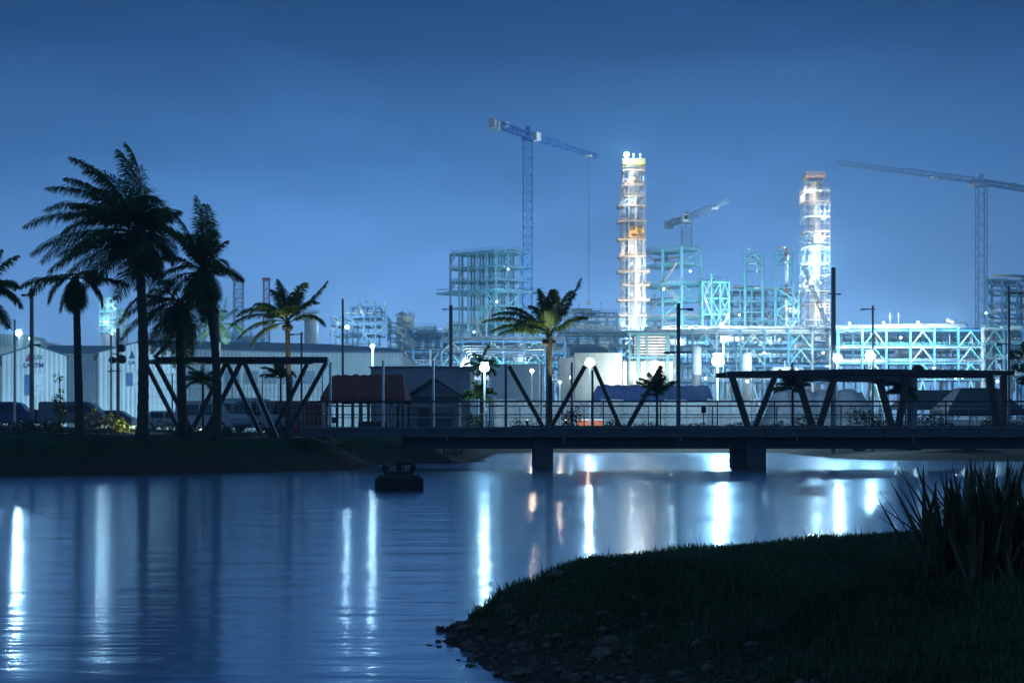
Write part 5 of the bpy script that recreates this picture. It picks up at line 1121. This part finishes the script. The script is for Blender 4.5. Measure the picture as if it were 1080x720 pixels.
# thin red and white stack inside the twin-post frame
d = 402; x = PX(829.5, d); t = thing('vent_stack', 'thin red and white banded stack inside the twin-post frame', 'stack', (x, d, 5)); seq = [(352, 316, PIPEW), (316, 300, RED), (300, 285, PIPEW), (285, 278, PIPEG), (278, 270, CRANEW), (270, 262, RED)]
for a, c, m_ in seq:
    mb = MB(); mb.tube([(x, d, PZ(a, d) if a != 352 else 5), (x, d, PZ(c, d) - .02)], .5 if a > 280 else .65, 12); mb.build('stack_section', m_, t, world=True)
mb = MB(); boards(mb, x, d, 2.6, 2.6, PZ(276, d), 1.4); toe(mb, x, d, 2.6, 2.6, PZ(276, d), 1.1, .08); mb.build('platform', RUST, t, world=True)
# scaffold towers and masts at left
for (a, c, yt, d, lab, m_) in ((107, 121, 314, 430, 'brightly lit scaffold tower above the left hangar roof', SHELL), (123, 133.5, 326, 436, 'shorter scaffold tower beside the bright one at left', SHELL)):
    cx = (PX(a, d) + PX(c, d)) / 2; w = PX(c, d) - PX(a, d); t = thing('scaffold_tower', lab, 'scaffold', (cx, d, 5), 0, 'scaffold towers at left'); mb = MB(); mb.tube([(cx, d, 5), (cx, d, PZ(yt + 2, d))], w * .32, 16); mb.build('shell', m_, t, world=True)
    mb = MB(); rect_scaffold(mb, cx, d, w, w, 5, PZ(yt, d), 1.9, 3, .06); mb.build('scaffold', GALV, t, world=True)
    for k in range(6):
        mb = MB(); boards(mb, cx, d, w, w, PZ(yt + 2 + k * 7, d), w * .6); toe(mb, cx, d, w, w, PZ(yt + 2 + k * 7, d)); mb.build('platform', STEEL2, t, world=True)
    point((cx - 1, d - 6, PZ(yt + 26, d)), 6500 if a < 110 else 3000, t, COLDW, .3)
    point((cx + 1, d - 6, PZ(yt + 8, d)), 4500 if a < 110 else 1500, t, COLDW, .3)
for (px, w, yt, d, lab, m_) in ((251.5, 9, 293, 480, 'reddish-topped lattice mast between the leaning palm and the green palm', mat('dull_mast_paint', (.12, .14, .25), .6)), (281, 6, 293, 500, 'thin reddish lattice mast behind the green palm', mat('red_mast_paint', (.30, .07, .06), .6)), (213, 6, 342, 470, 'short lattice mast seen behind the leaning palm', MATS['dull_mast_paint']), (180, 7, 336, 450, 'white lit lattice mast right of the tallest palm', PIPEW)):
    x = PX(px, d); t = thing('lattice_mast', lab, 'mast', (x, d, 5), 0, 'distant lattice masts at left'); wm_ = (PX(px + w, d) - PX(px, d))
    mb = MB(); mb.lattice((x, d, 5), (x, d, PZ(yt + 3, d)), wm_, 34, .22, .14); mb.build('lattice', m_, t, world=True)
    mb = MB(); mb.box((x, d, PZ(yt + 1.5, d)), (wm_ * 1.3, wm_, 1.0)); mb.build('head_platform', MATS['red_mast_paint'] if 'red_mast_paint' in MATS and px < 260 else m_, t, world=True)
# low cluster of small steel beside the lattice mast
O = gp(244, 440); steel_frame('steel_frame', 'small distant steel cluster at the foot of the reddish-topped mast', O, gp(275, 440) - O, 4, gp(246, 450) - O, 1, [Z(y, 440) for y in (370, 361, 355)], .35, .35, STEELB, [('u0', 0, 0, 'x'), ('u0', 2, 0, '/'), ('u0', 3, 1, 'x')], seed=21)
# silos and tank
d = 400
for (a, c, yt, lab) in ((321, 336, 331, 'pale upright silo behind the green palm right fronds'),):
    x = (PX(a, d) + PX(c, d)) / 2; r = (PX(c, d) - PX(a, d)) / 2; t = thing('storage_silo', lab, 'silo', (x, d, 5)); mb = MB(); mb.tube([(0, 0, 0), (0, 0, PZ(yt, d) - 5), (0, 0, PZ(yt - 1.5, d) - 5)], [r, r, r * .3], 24); mb.build('shell', PIPEW, t, smooth=False)
    mb = MB(); toe(mb, 0, 0, r * 2, r * 2, PZ(yt, d) - 5, 1.1, .08); mb.build('roof_rail', GALV, t)
d = 440; x = PX(427.5, d); t = thing('storage_tank', 'pale cylindrical tank with a small dome left of the dark light pole', 'tank', (x, d, 5)); r = (PX(437, d) - PX(418.5, d)) / 2
mb = MB(); mb.tube([(0, 0, 0), (0, 0, PZ(334, d) - 5)], r, 28); mb.build('shell', mat('cream_tank', (.6, .6, .52), .5), t); mb = MB(); mb.tube([(-1, 0, PZ(334, d) - 5), (-1, 0, PZ(330, d) - 5), (-1, 0, PZ(328.5, d) - 5)], [1.6, 1.2, .2], 14); mb.build('dome', PIPEG, t)
mb = MB(); toe(mb, 0, 0, r * 1.9, r * 1.9, PZ(334, d) - 5, 1.1, .09); mb.build('roof_rail', GALV, t)
# signal post on the hangar end
d = 262; x = PX(421.5, d); t = thing('vent_post', 'white branching vent post at the far end of the corrugated hangar', 'vent', (x, d, 5)); mb = MB(); mb.tube([(0, 0, 0), (0, 0, PZ(362, d) - 5)], .28, 8); mb.bar((-.8, 0, PZ(361, d) - 5), (.8, 0, PZ(361, d) - 5), .4); mb.bar((.6, 0, PZ(372, d) - 5), (.9, 0, PZ(361, d) - 5), .22); mb.build('pipe_body', PIPEW, t)

# tower cranes
def crane(label, base_px, mast_w, d0, y_piv, jib_end, counter_end, trolley=None, m=CRANEB, z0=5.0, y_base=None, hookpy=None, jibw=1.5, cab=True):
    x = PX(base_px, d0); zp = PZ(y_piv, d0); t = thing('tower_crane', label, 'crane', (x, d0, z0), 0, 'tower cranes'); zb_ = z0 if y_base is None else PZ(y_base, d0)
    mb = MB(); mb.lattice((x, d0, zb_), (x, d0, zp - 1.2), mast_w, max(6, int((zp - zb_) / 2.6)), .26, .13); mb.build('mast', m, t, world=True)
    mb = MB(); mb.tube([(x, d0, zp - 1.2), (x, d0, zp - .2)], mast_w * .62, 16); mb.build('slewing_ring', m, t, world=True)
    J = V((PX(jib_end[0], jib_end[1]), jib_end[1], zp)); Cc = V((PX(counter_end[0], counter_end[1]), counter_end[1], zp)); c0 = V((x, d0, zp)); jd = (J - c0).normalized()
    mb = MB(); L = (J - c0).length; k = .55
    mb.lattice(c0 + V((0, 0, .7)), c0 + jd * L * k + V((0, 0, .7)), jibw, int(L * k / 2.2), .2, .11, True); mb.lattice(c0 + jd * L * k + V((0, 0, .45)), J + V((0, 0, .45)), jibw * .75, max(3, int(L * (1 - k) / 2)), .16, .1, True); mb.build('jib', m, t, world=True)
    mb = MB(); Lc = (Cc - c0).length; mb.lattice(c0 + V((0, 0, .4)), Cc + V((0, 0, .4)), jibw * .9, max(3, int(Lc / 2.2)), .26, .15); mb.build('counter_jib', m, t, world=True)
    cd = (Cc - c0).normalized(); rz = math.atan2(cd.y, cd.x)
    for q, s in ((.98, 0), (.88, .2)):
        p = c0 + cd * Lc * q; mb = MB(); mb.box((p.x, p.y, p.z + .2 - s), (1.3, 1.9, 2.6), rz); mb.build('counterweight', CONCW, t, world=True)
    p = c0 + cd * Lc * .62; mb = MB(); mb.box((p.x, p.y, p.z + 1.2), (1.8, 1.5, 1.3), rz); mb.build('winch_house', CRANEW, t, world=True)
    mb = MB(); mb.bar(c0 + V((0, 0, .4)), c0 + V((0, 0, 3.0)), 1.3); mb.build('tower_head', m, t, world=True)
    if cab:
        p = c0 + jd * 2.2 + V((jd.y, -jd.x, 0)) * 1.6; mb = MB(); mb.box((p.x, p.y, p.z + .1), (2.1, 1.8, 2.4), math.atan2(jd.y, jd.x)); cb = mb.build('cab', CRANEW, t, world=True)
        pg = p + jd * 1.06; mb = MB(); mb.box((pg.x, pg.y, pg.z + .3), (.06, 1.4, 1.3), math.atan2(jd.y, jd.x)); mb.build('window', GLASS, cb, world=True)
    if trolley:
        p = c0 + jd * L * trolley; mb = MB(); mb.box((p.x, p.y, p.z - .35), (1.8, 1.6, .6), math.atan2(jd.y, jd.x)); mb.build('trolley', CRANEW, t, world=True)
        if hookpy:
            ze = PZ(hookpy, p.y); mb = MB(); mb.bar((p.x - .2, p.y, p.z - .4), (p.x - .2, p.y, ze), .07); mb.bar((p.x + .2, p.y, p.z - .4), (p.x + .2, p.y, ze), .07); mb.build('hoist_rope', DARKST, t, world=True)
            mb = MB(); mb.box((p.x, p.y, ze - .4), (.9, .5, .8)); mb.tube([(p.x, p.y, ze - .8), (p.x + .2, p.y, ze - 1.2), (p.x, p.y, ze - 1.5), (p.x - .25, p.y, ze - 1.3)], .09, 6); mb.build('hook_block', YELLOW, t, world=True)
    return t
crane('tall blue flat-top crane with white cab above the big left frame', 556.5, 2.7, 395, 144, (629, 424), (519, 379), .88, CRANEB, hookpy=318, jibw=1.9)
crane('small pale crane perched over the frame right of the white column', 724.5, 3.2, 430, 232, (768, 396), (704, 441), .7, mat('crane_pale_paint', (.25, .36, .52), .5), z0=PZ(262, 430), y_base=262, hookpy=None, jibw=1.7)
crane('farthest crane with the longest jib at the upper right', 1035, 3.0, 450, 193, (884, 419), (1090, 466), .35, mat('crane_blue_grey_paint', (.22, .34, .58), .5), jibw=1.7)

# work lamps fixed through the plant
WL = [(488, 392, 332, 9), (540, 388, 336, 12), (574, 374, 350, 9), (602, 398, 290, .7), (640, 402, 288, .9), (678, 345, 386, 10), (672, 398, 300, 14), (708, 394, 300, 12), (705, 345, 380, 12), (727, 346, 376, 10), (761, 342.5, 372, 22), (800, 353, 372, 10), (806, 372, 330, 8), (822, 358, 380, 9), (848, 348, 392, 16), (868, 372, 340, 8), (905, 398, 325, 8), (944, 396, 325, 10), (985, 388, 325, 8), (1015, 398, 330, 9), (1062, 392, 335, 8), (440, 398, 360, 8), (366, 345, 405, 26), (400, 372, 400, 7), (524, 318, 390, 9), (500, 350, 392, 8), (780, 332, 392, 8), (838, 330, 400, 8), (700, 305, 392, 10), (655, 350, 380, 16), (950, 356, 334, 7), (1000, 338, 332, 6), (536, 284, 392, 7), (728, 286, 392, 6), (745, 318, 388, 8), (1040, 330, 425, 6), (920, 352, 334, 9), (118, 352, 415, 8)]
WHERE = ['below the big left frame near its left corner', 'under the big left frame by the white shed', 'behind the bright palm crown', 'in front of the pale building left part', 'in front of the pale building right part', 'right beside the white column foot', 'at the louvred structure foot', 'right of the louvred structure', 'in the frame right of the white column, lowest floor', 'beside the middle light pole top', 'bright one above the lamp on the white pole', 'at the twin-post frame foot', 'on the central rack above the right pergola end', 'below the red and white stack', 'bright one at the scaffolded column foot', 'behind the lamp by the tapering pole', 'behind the rightmost lamp', 'low on the right-hand rack, left part', 'low on the right-hand rack, middle part', 'low on the right-hand rack, right part', 'on the rack at the right edge', 'behind the grey building roof', 'brilliant one in the open frame above the hangar', 'in the bluish frame by the hangar end', 'on the wide platform of the big left frame', 'low inside the big left frame', 'in the dense lower frame, left part', 'in the dense lower frame, right part', 'on the wide platform right of the white column', 'left of the white column foot', 'below the white duct, middle', 'on top of the white duct right end', 'high inside the big left frame', 'in the open top storey right of the white column', 'in the cross-braced green frame', 'on the bluish frame at the right edge', 'below the white duct, left', 'at the bright scaffold tower foot on the left']
WL += [(896, 341, 331, 7), (932, 340.5, 331, 7), (968, 340, 331, 7), (1004, 339.5, 331, 7)]; WHERE += ['added in front of the white duct near its left end', 'added in front of the white duct left of its middle', 'added in front of the white duct right of its middle', 'added in front of the white duct near its right end']  # extra lamps added only to brighten the white duct
for k_ in range(14):
    WL.append((480 + k_ * 44, 399 + (k_ % 3) * 3, 334 - (k_ % 2) * 16, 5)); WHERE.append('added low along the plant edge, %s of the pale building' % ('left' if k_ < 4 else 'right'))  # edge row added to strengthen light and glow at the plant base
for i, (px, py, d, pw) in enumerate(WL):
    pos = P(px, py, d); big = pw >= 16
    t = thing('work_lamp', 'small cold white work lamp ' + WHERE[i], 'work lamp', pos, 0, 'work lamps fixed in the plant')
    r = .55 if pw > 20 else (.3 if not big else .38)
    mb = MB(); mb.ball((0, 0, 0), r, 10, 8, (r, r * .8, r)); mb.build('lens', LENS if big else LENSD, t, smooth=True)
    mb = MB(); mb.box((0, r + .12, 0), (r * 1.6, .2, r * 1.4)); mb.build('bracket', GALV, t)
    point(pos + V((0, -2.5, .4)), pw * 1000 * (1.1 if py < 341 and d > 340 else 5.0 if px > 890 and py < 342 else 1.0 if px > 890 else 2.4), t, (.58, .84, 1.0) if random.random() < .8 or pw < 6 or 590 < px < 665 else (1, .88, .7), .3, 168, pos + V((0, 20, 6)))
    point(pos + V((0, -r - .5, 0)), (350 + 40 * pw) * (4.0 if pw == 26 else 1), t, COLDW, .3)

# ------------------------------------------------------------------ air, sky, camera
hm = bpy.data.materials.new('haze_air'); hm.use_nodes = True; nt = hm.node_tree
for n in list(nt.nodes):
    if n.type == 'BSDF_PRINCIPLED': nt.nodes.remove(n)
pv = nt.nodes.new('ShaderNodeVolumePrincipled'); pv.inputs['Color'].default_value = (.56, .82, 1.0, 1); pv.inputs['Density'].default_value = 0.0012; pv.inputs['Anisotropy'].default_value = 0.0
nt.links.new(pv.outputs[0], nt.nodes['Material Output'].inputs['Volume'])
mb = MB(); mb.box((0, 0, 59), (1660, 1660, 124)); hz = mb.build('haze', hm); hz['kind'] = 'stuff'; hz.display_type = 'WIRE'

wd = bpy.data.worlds.new('World'); sc.world = wd; wd.use_nodes = True; nt = wd.node_tree
bg = nt.nodes['Background']; bg.inputs['Strength'].default_value = 1.0
sky = nt.nodes.new('ShaderNodeTexSky'); sky.sky_type = 'NISHITA'; sky.sun_disc = False; sky.sun_elevation = math.radians(-4); sky.sun_rotation = math.radians(200); sky.ozone_density = 4
tc = nt.nodes.new('ShaderNodeTexCoord'); sp = nt.nodes.new('ShaderNodeSeparateXYZ'); nt.links.new(tc.outputs['Generated'], sp.inputs[0])
cr = nt.nodes.new('ShaderNodeValToRGB'); nt.links.new(sp.outputs['Z'], cr.inputs['Fac'])
E = cr.color_ramp.elements; E[0].position = 0.0; E[0].color = (.32, .66, 1.25, 1); E[1].position = 1.0; E[1].color = (.045, .12, .22, 1)
for p, c in ((.06, (.28, .62, 1.22)), (.12, (.17, .42, .94)), (.20, (.068, .23, .60)), (.28, (.022, .092, .285)), (.33, (.013, .064, .21)), (.5, (.018, .058, .15))):
    e = E.new(p); e.color = (*c, 1)
# darker away from the plant (it lights the sky ahead), thin cloud veils
dt = nt.nodes.new('ShaderNodeVectorMath'); dt.operation = 'DOT_PRODUCT'; dt.inputs[1].default_value = (0.04, 0.999, 0.0); nt.links.new(tc.outputs['Generated'], dt.inputs[0])
mr = nt.nodes.new('ShaderNodeMapRange'); mr.inputs[1].default_value = 0.90; mr.inputs[2].default_value = 1.0; mr.inputs[3].default_value = 0.72; mr.inputs[4].default_value = 1.02; nt.links.new(dt.outputs['Value'], mr.inputs[0])
mp = nt.nodes.new('ShaderNodeMapping'); mp.inputs['Scale'].default_value = (2.2, 2.2, 6.0); mp.inputs['Location'].default_value = (3.1, .4, .2); nt.links.new(tc.outputs['Generated'], mp.inputs[0])
nz = nt.nodes.new('ShaderNodeTexNoise'); nz.inputs['Scale'].default_value = 1.5; nz.inputs['Detail'].default_value = 5; nz.inputs['Roughness'].default_value = .5; nt.links.new(mp.outputs[0], nz.inputs['Vector'])
nr2 = nt.nodes.new('ShaderNodeMapRange'); nr2.inputs[1].default_value = .45; nr2.inputs[2].default_value = .70; nr2.inputs[3].default_value = 1.0; nr2.inputs[4].default_value = 1.45; nt.links.new(nz.outputs['Fac'], nr2.inputs[0])
m1 = nt.nodes.new('ShaderNodeMath'); m1.operation = 'MULTIPLY'; nt.links.new(mr.outputs[0], m1.inputs[0]); nt.links.new(nr2.outputs[0], m1.inputs[1])
vm = nt.nodes.new('ShaderNodeVectorMath'); vm.operation = 'SCALE'; nt.links.new(cr.outputs['Color'], vm.inputs[0]); nt.links.new(m1.outputs[0], vm.inputs['Scale'])
sk = nt.nodes.new('ShaderNodeVectorMath'); sk.operation = 'SCALE'; sk.inputs['Scale'].default_value = 0.05; nt.links.new(sky.outputs[0], sk.inputs[0])
adw = nt.nodes.new('ShaderNodeVectorMath'); adw.operation = 'ADD'; nt.links.new(vm.outputs[0], adw.inputs[0]); nt.links.new(sk.outputs[0], adw.inputs[1]); nt.links.new(adw.outputs[0], bg.inputs['Color'])

sl = bpy.data.lights.new('moon', 'SUN'); sl.energy = 0.02; sl.angle = math.radians(.5); sl.color = (.7, .8, 1.0)
so = bpy.data.objects.new('moon', sl); COL.objects.link(so); so.rotation_euler = (math.radians(50), 0, math.radians(-25))

cam = bpy.data.cameras.new('camera'); co = bpy.data.objects.new('camera', cam); COL.objects.link(co); sc.camera = co
co.location = (0, 0, CZ); co.rotation_euler = (math.radians(90), 0, 0); cam.sensor_width = 36; cam.lens = F / 1080 * 36; cam.shift_y = (HY - 360) / 1080; cam.clip_start = .1; cam.clip_end = 5000
vs_ = sc.view_settings; vs_.view_transform = 'Standard'; vs_.look = 'None'; vs_.exposure = 0.27; vs_.gamma = 1; vs_.use_curve_mapping = False
sc.display_settings.display_device = 'sRGB'
cy = sc.cycles; cy.use_denoising = True; cy.denoiser = 'OPENIMAGEDENOISE'; cy.max_bounces = 5; cy.diffuse_bounces = 2; cy.glossy_bounces = 3; cy.transmission_bounces = 3; cy.volume_bounces = 0; cy.transparent_max_bounces = 6
cy.sample_clamp_indirect = 8; cy.caustics_reflective = False; cy.caustics_refractive = False; cy.use_light_tree = True
